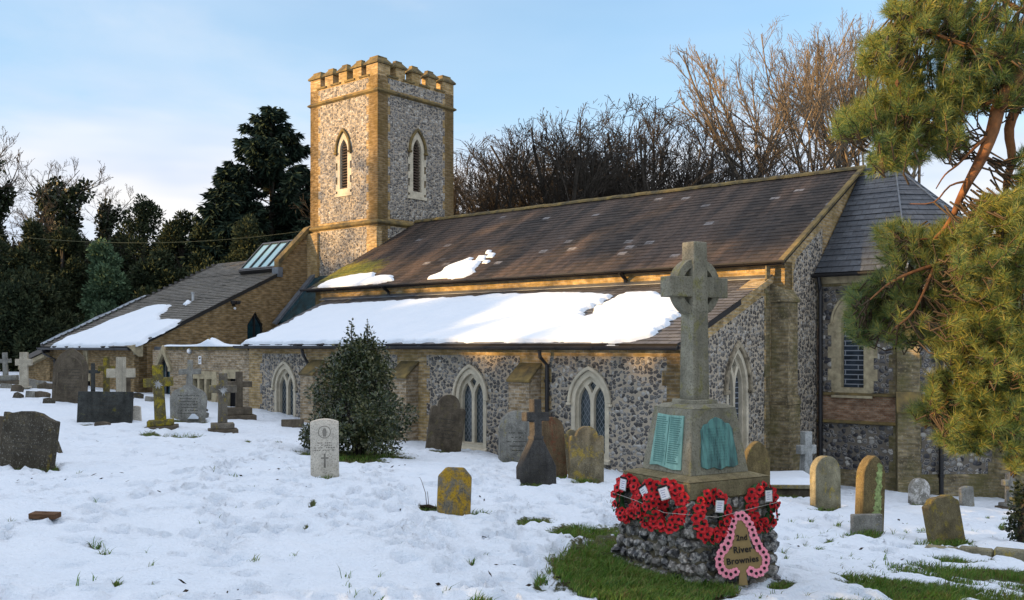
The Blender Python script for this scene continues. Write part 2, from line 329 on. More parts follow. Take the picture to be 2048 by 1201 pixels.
S_whiteish = stone_mat('white_crusted_stone', (.26, .245, .21), (.62, .60, .57), .5, spots=.3)
S_fcross = stone_mat('mossy_yellow_stone', (.13, .11, .055), (.30, .24, .02), .5, spots=.08, sp_col=(.4, .4, .35))
S_char = stone_mat('charcoal_stone', (.06, .058, .055), (.07, .065, .05), .1, spots=.03)
S_mem = stone_mat('memorial_granite', (.23, .22, .17), (.20, .19, .08), .25, dark=.3, spots=.05, sp_col=(.34, .33, .29))
S_ledge = stone_mat('ledge_stone', (.20, .17, .10), (.17, .15, .07), .2, dark=.3, spots=.05)
M_algae = plain('pale_green_algae', (.24, .30, .12), .9, .1, .6, 14)

def island(name, cols, rough=.6, spec=.25, trans=0.0, sc=1.0, nz=None):
    """foliage: each leaf its own tone, larger patches of tone through the crown"""
    m, nt, b = mk(name, rough, spec); g = nd(nt, 'NewGeometry'); n = len(cols)
    f = mth(nt, 'MULTIPLY_ADD', noise(nt, obn(nt), nz or .9, 2), .9, -.45); f = mth(nt, 'ADD', g.outputs['Random Per Island'], f, clamp=True)
    col = ramp(nt, f, [(k / (n - 1), c) for k, c in enumerate(cols)])
    L(nt, col, b.inputs[0])
    if trans:
        t = nd(nt, 'BsdfTranslucent', {0: mixc(nt, 1.0, col, (1.3, 1.3, .8), 'MULTIPLY')}); mx = nd(nt, 'MixShader', {0: trans})
        L(nt, b.outputs[0], mx.inputs[1]); L(nt, t.outputs[0], mx.inputs[2]); L(nt, mx.outputs[0], nt.nodes['Material Output'].inputs[0])
    return m
F_pine = island('pine_needles', [(.05, .10, .047), (.10, .16, .056), (.18, .215, .055), (.34, .29, .06)], .45, .4, .40, nz=1.1)
F_holly = island('holly_leaves', [(.012, .022, .010), (.028, .044, .016), (.06, .072, .026), (.12, .115, .045)], .35, .5, .05, nz=1.5)
F_spruce = island('spruce_needles', [(.011, .021, .017), (.019, .034, .024), (.034, .053, .031)], .8, .1, nz=.3)
F_yew = island('yew_needles', [(.012, .019, .011), (.022, .034, .018), (.040, .053, .026), (.058, .066, .032)], .8, .1, nz=.3)
F_cyp = island('cypress_sprays', [(.05, .088, .054), (.075, .125, .07), (.105, .16, .085)], .8, .1, nz=.5)
F_ivy = island('ivy_leaves', [(.006, .012, .005), (.014, .024, .008), (.03, .04, .014)], .5, .3, nz=.6)
F_grass = island('grass_blades', [(.035, .078, .013), (.06, .14, .02), (.105, .20, .032), (.16, .205, .05), (.13, .10, .04)], .6, .2, .25, nz=3.0)
M_bark = plain('grey_bark', (.055, .048, .04), .9, .1, .35, 2, .3)
M_bark_tan = plain('tan_bark', (.165, .135, .10), .9, .1, .35, 1, .3)
M_bark_pine = plain('pine_bark', (.20, .088, .038), .85, .15, .5, 5, .8, c2=(.30, .14, .06))
M_twig = plain('dead_twig', (.075, .055, .035), .9, .1, .3, 6, .2)

def snow_nodes(nt, ob):
    return mixc(nt, noise(nt, ob, 1.3, 3), (.55, .62, .70), (.64, .69, .75))
M_snow, nt, b = mk('snow', .65, .25); ob = obn(nt); L(nt, snow_nodes(nt, ob), b.inputs[0]); bump(nt, b, mth(nt, 'ADD', noise(nt, ob, 30, 4, .6), mth(nt, 'MULTIPLY', noise(nt, ob, 6, 4, .6), 2.0)), .4, .02)
M_ground, nt, b = mk('snow_and_turf', .75, .2); ob = obn(nt)
at_ = nd(nt, 'Attribute', attribute_name='bare').outputs['Fac']
edge = mth(nt, 'ADD', at_, mth(nt, 'MULTIPLY_ADD', noise(nt, ob, 16, 5, .75), .7, -.35))
turf = mixc(nt, ramp(nt, noise(nt, ob, 5, 5, .7), [(.35, 0.0), (.65, 1.0)]), (.032, .034, .012), (.07, .09, .022))
turf = mixc(nt, ramp(nt, noise(nt, ob, 2.2, 4, .7), [(.5, 0.0), (.68, .7)]), turf, (.085, .06, .03))
L(nt, mixc(nt, ramp(nt, edge, [(.44, 0.0), (.54, 1.0)]), snow_nodes(nt, ob), turf), b.inputs[0])
bump(nt, b, mth(nt, 'ADD', noise(nt, ob, 28, 4, .6), mth(nt, 'MULTIPLY', noise(nt, ob, 9, 4, .65), 2.2)), .7, .035)
# ------------------------------------------------------------------ ground: one sheet of trodden snow with turf showing through
BLOBS = [(1215,1128,105,44,1.3),(1300,1160,130,42,1.3),(1250,1098,70,22,1.0),(1395,1180,80,16,1.0),(1165,1068,80,15,1.0),(1210,1072,40,10,.9),(1140,1086,40,8,.6),(1070,1044,40,6,1.0),
 (1590,988,60,11,1.2),(298,868,20,6,1.2),(360,873,48,5,1.2),(715,908,95,12,1.1),(190,1088,18,6,1.1),(205,1107,16,5,1.1),(300,1127,14,6,1.0),(236,1165,14,5,1.0),(340,1196,22,6,1.0),
 (430,937,9,4,1),(505,976,9,5,1),(550,976,9,4,1),(586,968,12,3,1),(626,1013,13,5,1),(525,1021,8,4,1),(612,1052,9,4,1),(640,1072,8,4,1),(495,883,10,4,1),(548,885,18,3,1),(943,1122,10,5,1),(970,1108,8,5,1),
 (945,1028,45,5,1.1),(868,1018,28,4,1.1),(1735,1070,40,7,.8),(1890,1084,60,6,.9),(960,1200,30,6,.9),(1215,1190,40,8,.9),(745,1182,14,5,.8),(100,935,22,5,1),(1080,1160,22,8,.7),(1560,1170,30,9,.7),(20,1048,10,5,1),(760,1150,12,4,.9),(700,1000,9,4,.8),(1225,1022,10,4,.9)]
BLOBS += [(x, y, w, 3.2, .95) for x, y, w in [(60,937,60),(1031,926,34),(1075,973,42),(1109,954,26),(1174,961,36),(888,905,42),(651,956,30),(1653,1019,34),(1840,1011,25),(212,845,58),(376,840,40),(1740,1066,38)]]
_r = random.Random(3)
for k in range(30): BLOBS.append((_r.uniform(120, 1250), 870 + 330 * _r.random() ** .8, _r.uniform(3, 8), _r.uniform(1.5, 3.5), _r.uniform(.7, 1.1)))
for k in range(40): BLOBS.append((_r.uniform(1560, 2040), _r.uniform(1030, 1130), _r.uniform(5, 16), _r.uniform(2, 5), _r.uniform(.7, 1.1)))
def bare(x, y):
    """how far the snow has melted at a spot of the ground (0 snow .. 1 turf)"""
    z = gr(x, y); yy = np.maximum(y, .5); px = CXP + FPX * x / yy; py = HYP - FPX * z / yy
    nz = fbm(x * 2.2 + 5, y * 2.2, 5, 3); r = np.zeros(x.shape)
    for cx, cy, rx, ry, s in BLOBS:
        s = s * (.70 if rx < 20 else 1)
        d = ((px - cx) / rx) ** 2 + ((py - cy) / ry) ** 2
        r = np.maximum(r, s * np.exp(-d * .8) + np.where(d < 3, (nz - .5) * .7, 0) * (min(rx, 40) > 12))
    u = (x * .8 - y * .6) * 1.0; v = (x * .6 + y * .8) * 3.4
    st = fbm(u * 1.1 + 3, v * .9, 4, 11)
    reg = np.clip((px - 1500) / 330, 0, 1) * np.clip((py - 1075) / 90, 0, 1.1) * (y > 2)
    r = np.maximum(r, reg * 1.15 - .62 + (st - .42) * 2.4 * np.minimum(reg * 2, 1))
    return np.where((y < 3) | (y > 30), 0, np.clip(r, 0, 1.3))
def make_ground():
    ys = [-400, -150, -60, -25, -8, 0, 3, 4.5, 5.3]; y = 5.6
    while y < 34: ys.append(y); y *= 1.0052
    while y < 900: ys.append(y); y *= 1.09
    xs = list(np.concatenate([-np.geomspace(900, 26, 26), np.linspace(-25, -9, 150), np.linspace(-8.95, 9, 350), np.linspace(9.1, 15, 50), np.geomspace(16, 900, 26)]))
    X, Y = np.meshgrid(np.array(xs), np.array(ys)); Z = gr(X, Y)
    B = bare(X, Y); near = np.clip((36 - Y) / 6, 0, 1) * (Y > 3)
    b_ = np.clip((B - .25) / .5, 0, 1); b_ = b_ * b_ * (3 - 2 * b_)
    H = (fbm(X * .7, Y * .7, 3, 1) - .5) * .16 + (fbm(X * 3, Y * 3, 3, 2) - .5) * .09 + (fbm(X * 9, Y * 9, 2, 5) - .5) * .03
    rg = np.random.default_rng(5); F = np.zeros(X.shape)
    def dimple(fx, fy, an, ln, wd, dp):
        i0, i1 = np.searchsorted(ys, fy - .6), np.searchsorted(ys, fy + .6); j0, j1 = np.searchsorted(xs, fx - .6), np.searchsorted(xs, fx + .6)
        sx_, sy_ = X[i0:i1, j0:j1] - fx, Y[i0:i1, j0:j1] - fy; c, s = math.cos(an), math.sin(an)
        d = ((sx_ * c + sy_ * s) / ln) ** 2 + ((-sx_ * s + sy_ * c) / wd) ** 2
        F[i0:i1, j0:j1] += -dp * np.exp(-d ** 1.5) + dp * .3 * np.exp(-(np.sqrt(d) - 1.35) ** 2 * 6)
    for t in range(20):                                             # trodden tracks across the churchyard
        x0, y0 = rg.uniform(-6, 1.5), rg.uniform(6.5, 9.5); an = rg.uniform(.9, 2.3); x_, y_ = x0, y0
        for k in range(int(rg.integers(14, 30))):
            an += rg.normal(0, .07); x_ += math.cos(an) * .42; y_ += math.sin(an) * .42; sd = .11 * (1 if k % 2 else -1)
            if y_ > 26: break
            dimple(x_ - math.sin(an) * sd, y_ + math.cos(an) * sd, an + rg.normal(0, .15), rg.uniform(.13, .18), rg.uniform(.06, .085), rg.uniform(.09, .17))
    for k in range(800): dimple(rg.uniform(-9, 5), 6 + 16 * rg.random() ** 1.3, rg.uniform(0, 3), rg.uniform(.06, .25), rg.uniform(.04, .11), rg.uniform(.03, .10))
    H = H + F - .07 * b_ + b_ * (fbm(X * 14, Y * 14, 2, 8) - .5) * .05
    px = CXP + FPX * X / np.maximum(Y, .5)
    Z = Z + EYE + H * near + (1 - near) * (fbm(X * .08, Y * .08, 3, 4) - .5) * .6 * (np.abs(Y) > 40)
    ny, nx = X.shape; idx = np.arange(ny * nx).reshape(ny, nx)
    Fq = np.stack([idx[:-1, :-1], idx[:-1, 1:], idx[1:, 1:], idx[1:, :-1]], -1).reshape(-1, 4)
    o = np_mesh('ground', np.stack([X, Y, Z], -1).reshape(-1, 3), Fq, M_ground, smooth=True)
    a = o.data.attributes.new('bare', 'FLOAT', 'POINT'); a.data.foreach_set('value', B.astype(np.float32).ravel())
    tag(o, 'churchyard ground under thin trodden snow with turf showing through', kind='structure')
make_ground()
def make_grass():
    rg = np.random.default_rng(9); n = 900000
    Y = 6.2 + 15 * rg.random(n) ** 1.8; X = (rg.random(n) * 1.12 - .55) * Y
    B = bare(X, Y); k = (B > .46) & (rg.random(n) < np.clip((B - .35) * 2, 0, 1) * np.clip(12 / Y, .2, 1.0) * np.where(X / Y < .02, .4, 1.0))
    X, Y, B = X[k], Y[k], B[k]
    m = 1500; ty = 6.4 + 9 * rg.random(m) ** 1.4; tx = (rg.random(m) * 1.1 - .55) * ty; dens = rg.random(m) < np.where(tx > .1 * ty, .35, .04)   # lone tufts poking through
    tx, ty = tx[dens], ty[dens]; q = 9
    X = np.concatenate([X, (tx[:, None] + rg.normal(0, .022, (len(tx), q))).ravel()]); Y = np.concatenate([Y, (ty[:, None] + rg.normal(0, .022, (len(ty), q))).ravel()])
    n = len(X); Z = gr(X, Y) + EYE - .035
    h = rg.uniform(.02, .10, n) * (.25 + 1.3 * fbm(X * 4, Y * 4, 3, 6)); w = rg.uniform(.0025, .005, n); an = rg.uniform(0, 6.28, n); ln = rg.normal(0, .5, (n, 2)) + np.array([.25, -.1])
    dx, dy = np.cos(an) * w, np.sin(an) * w; P = np.stack([X, Y, Z], -1)
    mid = P + np.stack([ln[:, 0] * h * .35, ln[:, 1] * h * .35, h * .62], -1); tip = P + np.stack([ln[:, 0] * h, ln[:, 1] * h, h * .95], -1)
    d = np.stack([dx, dy, 0 * dx], -1)
    V = np.stack([P - d, P + d, mid + d * .8, mid - d * .8, tip], 1).reshape(-1, 3); i = np.arange(n) * 5
    o = np_mesh('grass', V, [np.stack([i, i + 1, i + 2, i + 3], -1), np.stack([i + 3, i + 2, i + 4], -1)], F_grass)
    tag(o, 'short green grass showing in patches and tufts through the snow', 'grass', kind='stuff')
make_grass()
def make_litter():
    rg = np.random.default_rng(21); n = 1500; Y = 6.2 + 15 * rg.random(n) ** 1.6; X = (rg.random(n) * 1.1 - .55) * Y
    k = (fbm(X * .9 + 7, Y * .9, 3, 31) > .5) & (rg.random(n) < .55); X, Y = X[k], Y[k]; n = len(X); Z = gr(X, Y) + EYE + .012
    an = rg.uniform(0, 6.28, n); l = rg.uniform(.012, .05, n); w = l * rg.uniform(.12, .5, n); P = np.stack([X, Y, Z], -1); d = np.stack([np.cos(an) * l, np.sin(an) * l, rg.uniform(-.2, .5, n) * l], -1); b = np.stack([-np.sin(an) * w, np.cos(an) * w, rg.uniform(0, .4, n) * l], -1)
    V = np.stack([P - d, P + b, P + d, P - b], 1).reshape(-1, 3); i = np.arange(n) * 4
    tag(np_mesh('leaf_litter', V, np.stack([i, i + 1, i + 2, i + 3], -1), M_soil), 'dark specks of dead leaf and twig scattered on the snow', 'leaf litter', kind='stuff')
make_litter()

# ------------------------------------------------------------------ the church: x = east, y = north, z from the eye, root at the aisle's south-east corner
OX, OY, CHR = 3.326, 18.9, math.atan2(-.648, .7615)
def w2c(p):
    dx, dy = p[0] - OX, p[1] - OY; c, s = math.cos(CHR), math.sin(CHR); return Vector((dx * c + dy * s, -dx * s + dy * c, p[2] - EYE))
def on_plane(px, py, p0, nrm):
    """where the photograph's pixel meets a plane of the church (church axes)"""
    o = w2c((0, 0, EYE)); d = w2c(at(px, py, 1.0)) - o; return o + d * ((Vector(p0) - o).dot(Vector(nrm)) / d.dot(Vector(nrm)))
def frS(n0): return lambda a, b, c: (a, n0 - c, b)
def frE(e0): return lambda a, b, c: (e0 + c, a, b)
def frF(P, t):
    t = Vector((t[0], t[1])).normalized(); nn = Vector((t.y, -t.x)); return lambda a, b, c: (P[0] + t.x * a + nn.x * c, P[1] + t.y * a + nn.y * c, b)
def arch(cx, w, z0, zs, zt, n=9):
    h = w / 2; r = zt - zs; Rr = (h * h + r * r) / (2 * h); a1 = math.asin(min(1, r / Rr)) if Rr >= h else math.pi / 2
    if Rr < r: a1 = math.pi - math.asin(r / Rr)
    rt = [(cx + h - Rr + Rr * math.cos(a1 * k / n), zs + Rr * math.sin(a1 * k / n)) for k in range(n + 1)]
    return [(cx - h, z0), (cx + h, z0)] + rt + [(2 * cx - x, z) for x, z in rt[-2::-1]]
def archtop(cx, w, zs, zt, n=9): return arch(cx, w, zs, zs, zt, n)[2:]
def hood(mb, fr, cx, w, zs, zt, wd, c0, c1, m=0, drop=.0):
    o = archtop(cx, w + 2 * wd, zs, zt + wd * 1.25); i = archtop(cx, w, zs, zt)
    mb.prism(o + i[::-1], c0, c1, fr, m=m)
    for s in (-1, 1): mb.box((cx + s * (w / 2 + wd * .5) - wd * .9, zs - wd * .9, c0), (cx + s * (w / 2 + wd * .5) + wd * .9, zs, c1 + .02), m, fr)
def toothed(a0, a1, b0, b1, lt=True, rt=True, d=.055, st=.3, ph=0):
    n = max(1, int((b1 - b0) / st)); L_, R_ = [], []
    for k in range(n + 1):
        z0 = b0 + k * st; z1 = min(b1, z0 + st)
        if z1 - z0 < .01: continue
        o = d if (k + ph) % 2 else -d
        R_ += [(a1 + (o if rt else 0), z0), (a1 + (o if rt else 0), z1)]; L_ += [(a0 - (o if lt else 0), z0), (a0 - (o if lt else 0), z1)]
    return R_ + L_[::-1]
def window(parent, fr, cx, w, z0, zs, zt, lights=2, glass=M_glass, mat=M_lime, hd=.07, hm=None, name='window', jamb=.10, rec=.16, sill=True):
    wo, wi = arch(cx, w, z0, zs, zt), arch(cx, w - 2 * jamb, z0 + jamb * .8, zs, zt - jamb * 1.3)
    f = MB().prism(wo, -.24, .012, fr, [wi])
    o = f.build(name, mat, parent)
    wm, zm = w - 2 * jamb, zt - jamb * 1.3
    if lights == 2:
        tr = MB(); mu = .085; lw = (wm - mu) / 2 - .045; zz = z0 + jamb * .8 + .03
        ha = zs + (zm - zs) * .60
        Ls = [arch(cx + s * (lw / 2 + mu / 2), lw, zz, zs - .02, ha, 6) for s in (-1, 1)]
        kite = [(cx, zs + (zm - zs) * .36), (cx + wm * .135, zs + (zm - zs) * .66), (cx, zm - .10), (cx - wm * .135, zs + (zm - zs) * .66)]
        big = arch(cx, wm - .004, z0 + jamb * .8 + .002, zs, zm - .004)
        tr.prism(big, -.20, -.075, fr, Ls + [kite]); tr.build('tracery', mat, o)
    g = MB().prism(arch(cx, wm - .01, z0 + jamb * .8 + .004, zs, zm - .01), -rec - .01, -rec, fr, back=False, sides=False); g.build('pane', glass, o)
    if hd: h = MB(); hood(h, fr, cx, w + .01, zs, zt + .01, hd, .006, .075); h.build('hood_mould', hm or mat, o, bevel=.012)
    if sill:
        s_ = MB().add([fr(cx - w / 2 - .03, z0 - .09, .004), fr(cx + w / 2 + .03, z0 - .09, .004), fr(cx + w / 2 + .03, z0 - .09, .07), fr(cx - w / 2 - .03, z0 - .09, .07), fr(cx - w / 2 - .03, z0 + .01, .004), fr(cx + w / 2 + .03, z0 + .01, .004), fr(cx + w / 2 + .03, z0 - .03, .07), fr(cx - w / 2 - .03, z0 - .03, .07)],
            [(3, 2, 1, 0), (4, 5, 6, 7)[::-1], (0, 1, 5, 4), (2, 3, 7, 6), (1, 2, 6, 5), (3, 0, 4, 7)]); s_.build('sill', mat, o)
    return o
def slates(name, mats, parent, BL, BR, TR, TL, row=.2, th=.016, back=.12, seed=1, label=None):
    """a roof slope laid in overlapping courses, each lapped proud of the one above"""
    BL, BR, TR, TL = map(Vector, (BL, BR, TR, TL)); nrm = (BR - BL).cross(TL - BL).normalized(); rr = random.Random(seed)
    up = ((TL + TR) / 2 - (BL + BR) / 2); slope = up - (BR - BL).normalized() * up.dot((BR - BL).normalized()); ln = slope.length; n = max(1, round(ln / row)); ax = (BR - BL).normalized()
    V = []; Fc = []; UV = []
    for j in range(n):
        t0, t1 = j / n, (j + 1) / n; wig = th * rr.uniform(.8, 1.25)
        a, b = BL.lerp(TL, t0), BR.lerp(TR, t0); c, d = BR.lerp(TR, t1), BL.lerp(TL, t1)
        sg = max(1, int((b - a).length / .26)); off = rr.random() * .26
        for k in range(sg):
            e0, e1 = k / sg, (k + 1) / sg; lift = wig * rr.uniform(.75, 1.3); o = len(V)
            p0, p1, p2, p3 = a.lerp(b, e0) + nrm * lift, a.lerp(b, e1) + nrm * lift, d.lerp(c, e1), d.lerp(c, e0)
            V += [p0, p1, p2, p3, p0 - nrm * lift * 1.2, p1 - nrm * lift * 1.2]; Fc += [(o, o + 1, o + 2, o + 3), (o + 4, o + 5, o + 1, o)]
            u0, u1 = (p0 - BL).dot(ax), (p1 - BL).dot(ax); u2, u3 = (p2 - BL).dot(ax), (p3 - BL).dot(ax)
            UV += [u0, j * row, u1, j * row, u2, (j + 1) * row, u3, (j + 1) * row] + [u0, j * row] * 4
    q = len(V); bk = [p - nrm * back for p in (BL, BR, TR, TL)]; V += [BL - nrm * .002, BR - nrm * .002, TR - nrm * .002, TL - nrm * .002] + bk
    for f in [(q + 4, q + 7, q + 6, q + 5), (q, q + 4, q + 5, q + 1), (q + 1, q + 5, q + 6, q + 2), (q + 2, q + 6, q + 7, q + 3), (q + 3, q + 7, q + 4, q)]: Fc.append(f); UV += [0] * 8
    me = bpy.data.meshes.new(name); me.from_pydata(V, [], Fc); me.materials.append(mats); ul = me.uv_layers.new(name='UVMap'); ul.data.foreach_set('uv', UV)
    o = bpy.data.objects.new(name, me); C.objects.link(o); o.parent = parent
    if label: o['label'] = label
    return o
def buttress(parent, fr, a0, a1, zb, zt, dp, name='buttress', mat=M_brick_old, steps=1):
    mb = MB(); z1 = zt - .32
    pr = [(0.0, zb), (dp, zb), (dp, z1), (.0, zt)]
    f2 = lambda p, q, r: fr(r, q, p)
    mb.prism(pr, a0, a1, f2); o = mb.build(name, mat, parent, bevel=.008)
    c = MB().prism([(.0, zt + .045), (-.002, zt - .02), (dp + .04, z1 - .07), (dp + .05, z1 - .01)], a0 - .03, a1 + .03, f2); c.build('weathering', M_cap, o, bevel=.01)
    return o
def downpipe(parent, pts, r=.045):
    mb = MB().tube(pts, r, 8); z0 = pts[-1][2]
    for k in range(3):
        z = z0 + .5 + k * 1.05
        if z < pts[-2][2]: mb.tube([(pts[-1][0], pts[-1][1], z), (pts[-1][0], pts[-1][1], z + .06)], r * 1.35, 8)
    return mb.build('downpipe', M_black, parent, smooth=False)
def gutter(parent, p, q, r=.075):
    p, q = Vector(p), Vector(q); mb = MB(); ax = (q - p).normalized(); sd = Vector((ax.y, -ax.x, 0)).normalized(); n = 7
    def ring(c, rr): return [c + sd * math.cos(math.pi + math.pi * k / (n - 1)) * rr + Vector((0, 0, 1)) * math.sin(math.pi + math.pi * k / (n - 1)) * rr for k in range(n)]
    for rr in (r, r * .86):
        A, B = ring(p, rr), ring(q, rr); mb.add(A + B, [(k, k + 1, n + k + 1, n + k) for k in range(n - 1)])
    for c in (p, q): mb.add(ring(c, r), [tuple(range(n))])
    ln = (q - p).length; m = max(1, int(ln / .95))
    for k in range(m + 1):
        c = p + ax * (ln * k / m); A, B = ring(c - ax * .035, r * 1.1), ring(c + ax * .035, r * 1.1); mb.add(A + B, [(i, i + 1, n + i + 1, n + i) for i in range(n - 1)])
    return mb.build('gutter', M_black, parent, uv=False)
GB = -4.2                                                           # wall bottoms, well under the snow
church = thing('church', 'flint and buff brick church with battlemented tower and snow on its aisle roof', 'church', (OX, OY, EYE), CHR)

# south aisle
EW = [(-2.19, -.35), (-5.64, -.46), (-9.35, -.46), (-12.87, -.46)]
aw = MB(); hol = [arch(c, .985, -2.40, -1.22, -.52) for c, _ in EW]
aw.prism([(-14.6, GB), (0, GB), (0, -.03), (-14.6, -.03)], -.4, 0, frS(0), hol)
for (a0, a1), h in zip([(-3.31, -.33), (-7.1, -4.16), (-10.95, -8.1), (-14.05, -11.8)], hol):
    aw.prism(toothed(a0 + .03, a1 - .03, GB + .1, -.23, ph=int(a0)), 0, .004, frS(0), [h], m=1, back=False)
aw.prism([(0.0, GB), (4.1, GB), (4.1, 1.62), (0.0, .02)], -.4, 0, frE(.0), [arch(2.42, 1.02, -2.45, -.95, -.03)])
aw.prism([(.36, GB + .1), (3.72, GB + .1), (3.72, 1.12), (3.62, 1.12), (.36, -.15)], 0, .004, frE(0), [arch(2.42, 1.02, -2.45, -.95, -.03)], m=1, back=False)
aw.prism([(-.05, -.10), (4.12, 1.47), (4.12, 1.62), (-.05, .04)], .005, .05, frE(0))      # brick band up the verge
aw.prism([(0, GB), (4.1, GB), (4.1, 1.62), (0, .02)], 0, .02, lambda a, b, c: (-14.6 - c, a, b))
aw.build('aisle_wall', [M_brick, M_flint], church)
for c, _ in EW: window(church, frS(0), c, .985, -2.40, -1.22, -.52, hd=.065)
window(church, frE(0), 2.42, 1.02, -2.45, -.95, -.03, glass=M_glass_r, hd=.10, hm=plain('sooty_limestone', (.14, .12, .09), .9, .1, .5, 4, c2=(.42, .36, .26)))
for a0, a1 in [(-4.12, -3.52), (-8.02, -7.42), (-11.62, -11.05)]: buttress(church, frS(0), a0, a1, GB, -.42, .42)
downpipe(church, [(-3.36, -.26, -.1), (-3.36, -.24, -.25), (-3.30, -.07, -.42), (-3.30, -.07, GB + .8)])
downpipe(church, [(-11.75, -.26, -.1), (-11.75, -.2, -.28), (-11.66, -.07, -.55), (-11.66, -.07, -.9)])
ABL, ABR, ATR, ATL = (-14.55, -.28, .03), (.1, -.28, .03), (.02, 4.14, 1.60), (-16.1, 4.14, 1.60)
slates('aisle_roof', M_slate_aisle, church, ABL, ABR, ATR, ATL, row=.2, th=.009, seed=2)
gutter(church, (-14.75, -.37, .0), (.14, -.37, .0))
MB().box((-14.7, -.29, -.09), (.1, -.26, -.005)).build('fascia', M_black, church)
# nave
nw = MB(); nw.prism([(-16.8, -1.5), (.3, -1.5), (.3, 1.93), (-16.8, 1.93)], -.4, 0, frS(4.15))
nw.prism([(4.15, GB), (13.5, GB), (13.5, 1.95), (8.84, 4.62), (4.15, 1.95)], -.4, 0, frE(.3))
nw.prism([(4.62, GB + .1), (6.3, GB + .1), (6.3, 2.9), (4.75, 2.02), (4.62, 1.7)], 0, .004, frE(.3), m=1, back=False)
nw.prism([(4.15, GB), (13.5, GB), (13.5, 1.95), (8.84, 4.62), (4.15, 1.95)], 0, .3, lambda a, b, c: (-16.8 + c, a, b))
nw.prism([(-16.8, GB), (.3, GB), (.3, 1.93), (-16.8, 1.93)], 0, .4, lambda a, b, c: (a, 13.1 + c, b))
nw.build('nave_wall', [M_brick, M_flint], church)
MB().add([(-16.3, 4.146, 1.60), (-16.3, 3.9, 1.535), (.0, 3.9, 1.535), (.0, 4.146, 1.60), (-16.3, 4.146, 1.645), (.0, 4.146, 1.645), (-16.3, 4.12, 1.645), (0, 4.12, 1.645), (-16.3, 3.9, 1.555), (0, 3.9, 1.555)], [(8, 9, 7, 6), (6, 7, 5, 4), (1, 2, 9, 8), (4, 0, 1, 8, 6), (5, 7, 9, 2, 3)]).build('roof_flashing', M_lead, church)
NBL, NBR, NTR, NTL = (-16.95, 3.86, 1.93), (.36, 3.86, 1.93), (.36, 8.84, 4.72), (-16.68, 8.84, 4.72)
slates('nave_roof', M_slate_nave, church, NBL, NBR, NTR, NTL, row=.21, th=.009, seed=3)
slates('nave_roof', M_slate_nave, church, (.36, 13.82, 1.93), (-16.68, 13.82, 1.93), (-16.68, 8.84, 4.72), (.36, 8.84, 4.72), row=.21, seed=4)
rt_ = MB()
for k in range(38):
    a = -16.66 + k * .45; z = rnd.uniform(-.008, .008); rt_.prism([(-.15, -.04), (.15, -.04), (.13, .02), (.05, .075), (-.05, .075), (-.13, .02)], a, min(a + .445, .5), lambda p, q, r: (r, 8.84 + p, 4.72 + q + z))
rt_.build('ridge_tiles', M_cap, church)
gutter(church, (-17.1, 3.79, 1.935), (.42, 3.79, 1.935), .068)
MB().box((-16.95, 3.87, 1.87), (.3, 3.895, 1.915)).build('fascia', M_black, church)
MB().prism([(3.80, 1.87), (8.84, 4.71), (8.84, 4.775), (3.80, 1.94)], .30, .43, frE(0)).build('verge_coping', M_cap, church)
for e in (-13.0, -4.0): downpipe(church, [(e, 3.80, 1.88), (e, 4.0, 1.76), (e, 4.07, 1.72), (e, 4.07, 1.60)], .05)
bt = MB(); bt.box((.0, 4.02, GB), (.48, 4.60, -1.35)); bt.box((.004, 4.06, -1.35), (.43, 4.57, 1.0)); bt.prism([(0, 1.0), (.47, 1.0), (.47, 1.07), (.30, 1.30), (0, 1.45)], 4.02, 4.61, lambda p, q, r: (p, r, q))
bt.prism([(.43, -1.35), (.50, -1.35), (.50, -1.30), (.43, -1.12)], 4.0, 4.62, lambda p, q, r: (p, r, q))
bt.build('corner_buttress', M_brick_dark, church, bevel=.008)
cs = MB()
for k in range(17):
    z = -3.6 + k * .32; w_ = .30 if k % 2 else .2; cs.box((-.02, 4.0 - w_ * .9, z), (.012, 4.018, z + .31))
cs.build('corner_quoins', M_brick_dark, church)
# tower
TE0, TE1, TN0, TN1 = -20.6, -16.67, 6.87, 10.87
tw = MB()
SW_, EWn = arch(-18.57, .90, 5.78, 7.35, 8.12), arch(8.86, .92, 5.70, 7.40, 8.18)
for (fr, a0, a1, hl) in [(frS(TN0), TE0, TE1, SW_), (frE(TE1), TN0, TN1, EWn)]:
    tw.prism([(a0, GB), (a1, GB), (a1, 9.95), (a0, 9.95)], -.5, 0, fr, [hl])
    q = .56
    tw.prism(toothed(a0 + q, a1 - q, 4.72, 9.30, d=.06, st=.32), 0, .004, fr, [hl], m=1, back=False)
    tw.prism(toothed(a0 + q, a1 - q, 9.50, 9.90, d=.06, st=.21), 0, .004, fr, m=1, back=False)
    tw.prism(toothed(a0 + q, a1 - q, GB + .2, 4.42, d=.06, st=.32), 0, .004, fr, m=1, back=False)
tw.prism([(TE0, GB), (TE1, GB), (TE1, 9.95), (TE0, 9.95)], 0, .5, lambda a, b, c: (a, TN1 - .5 + c, b)); tw.prism([(TN0, GB), (TN1, GB), (TN1, 9.95), (TN0, 9.95)], 0, .5, lambda a, b, c: (TE0 + c - .001, a, b))
tw.box((TE0 - .10, TN0 - .10, GB), (TE0 + .55, TN0 + .3, 4.38)); tw.box((TE1 - .55, TN0 - .045, GB), (TE1 + .001, TN0 + .2, 4.38))
tower = tw.build('tower', [M_brick_t, M_flint_t], church)
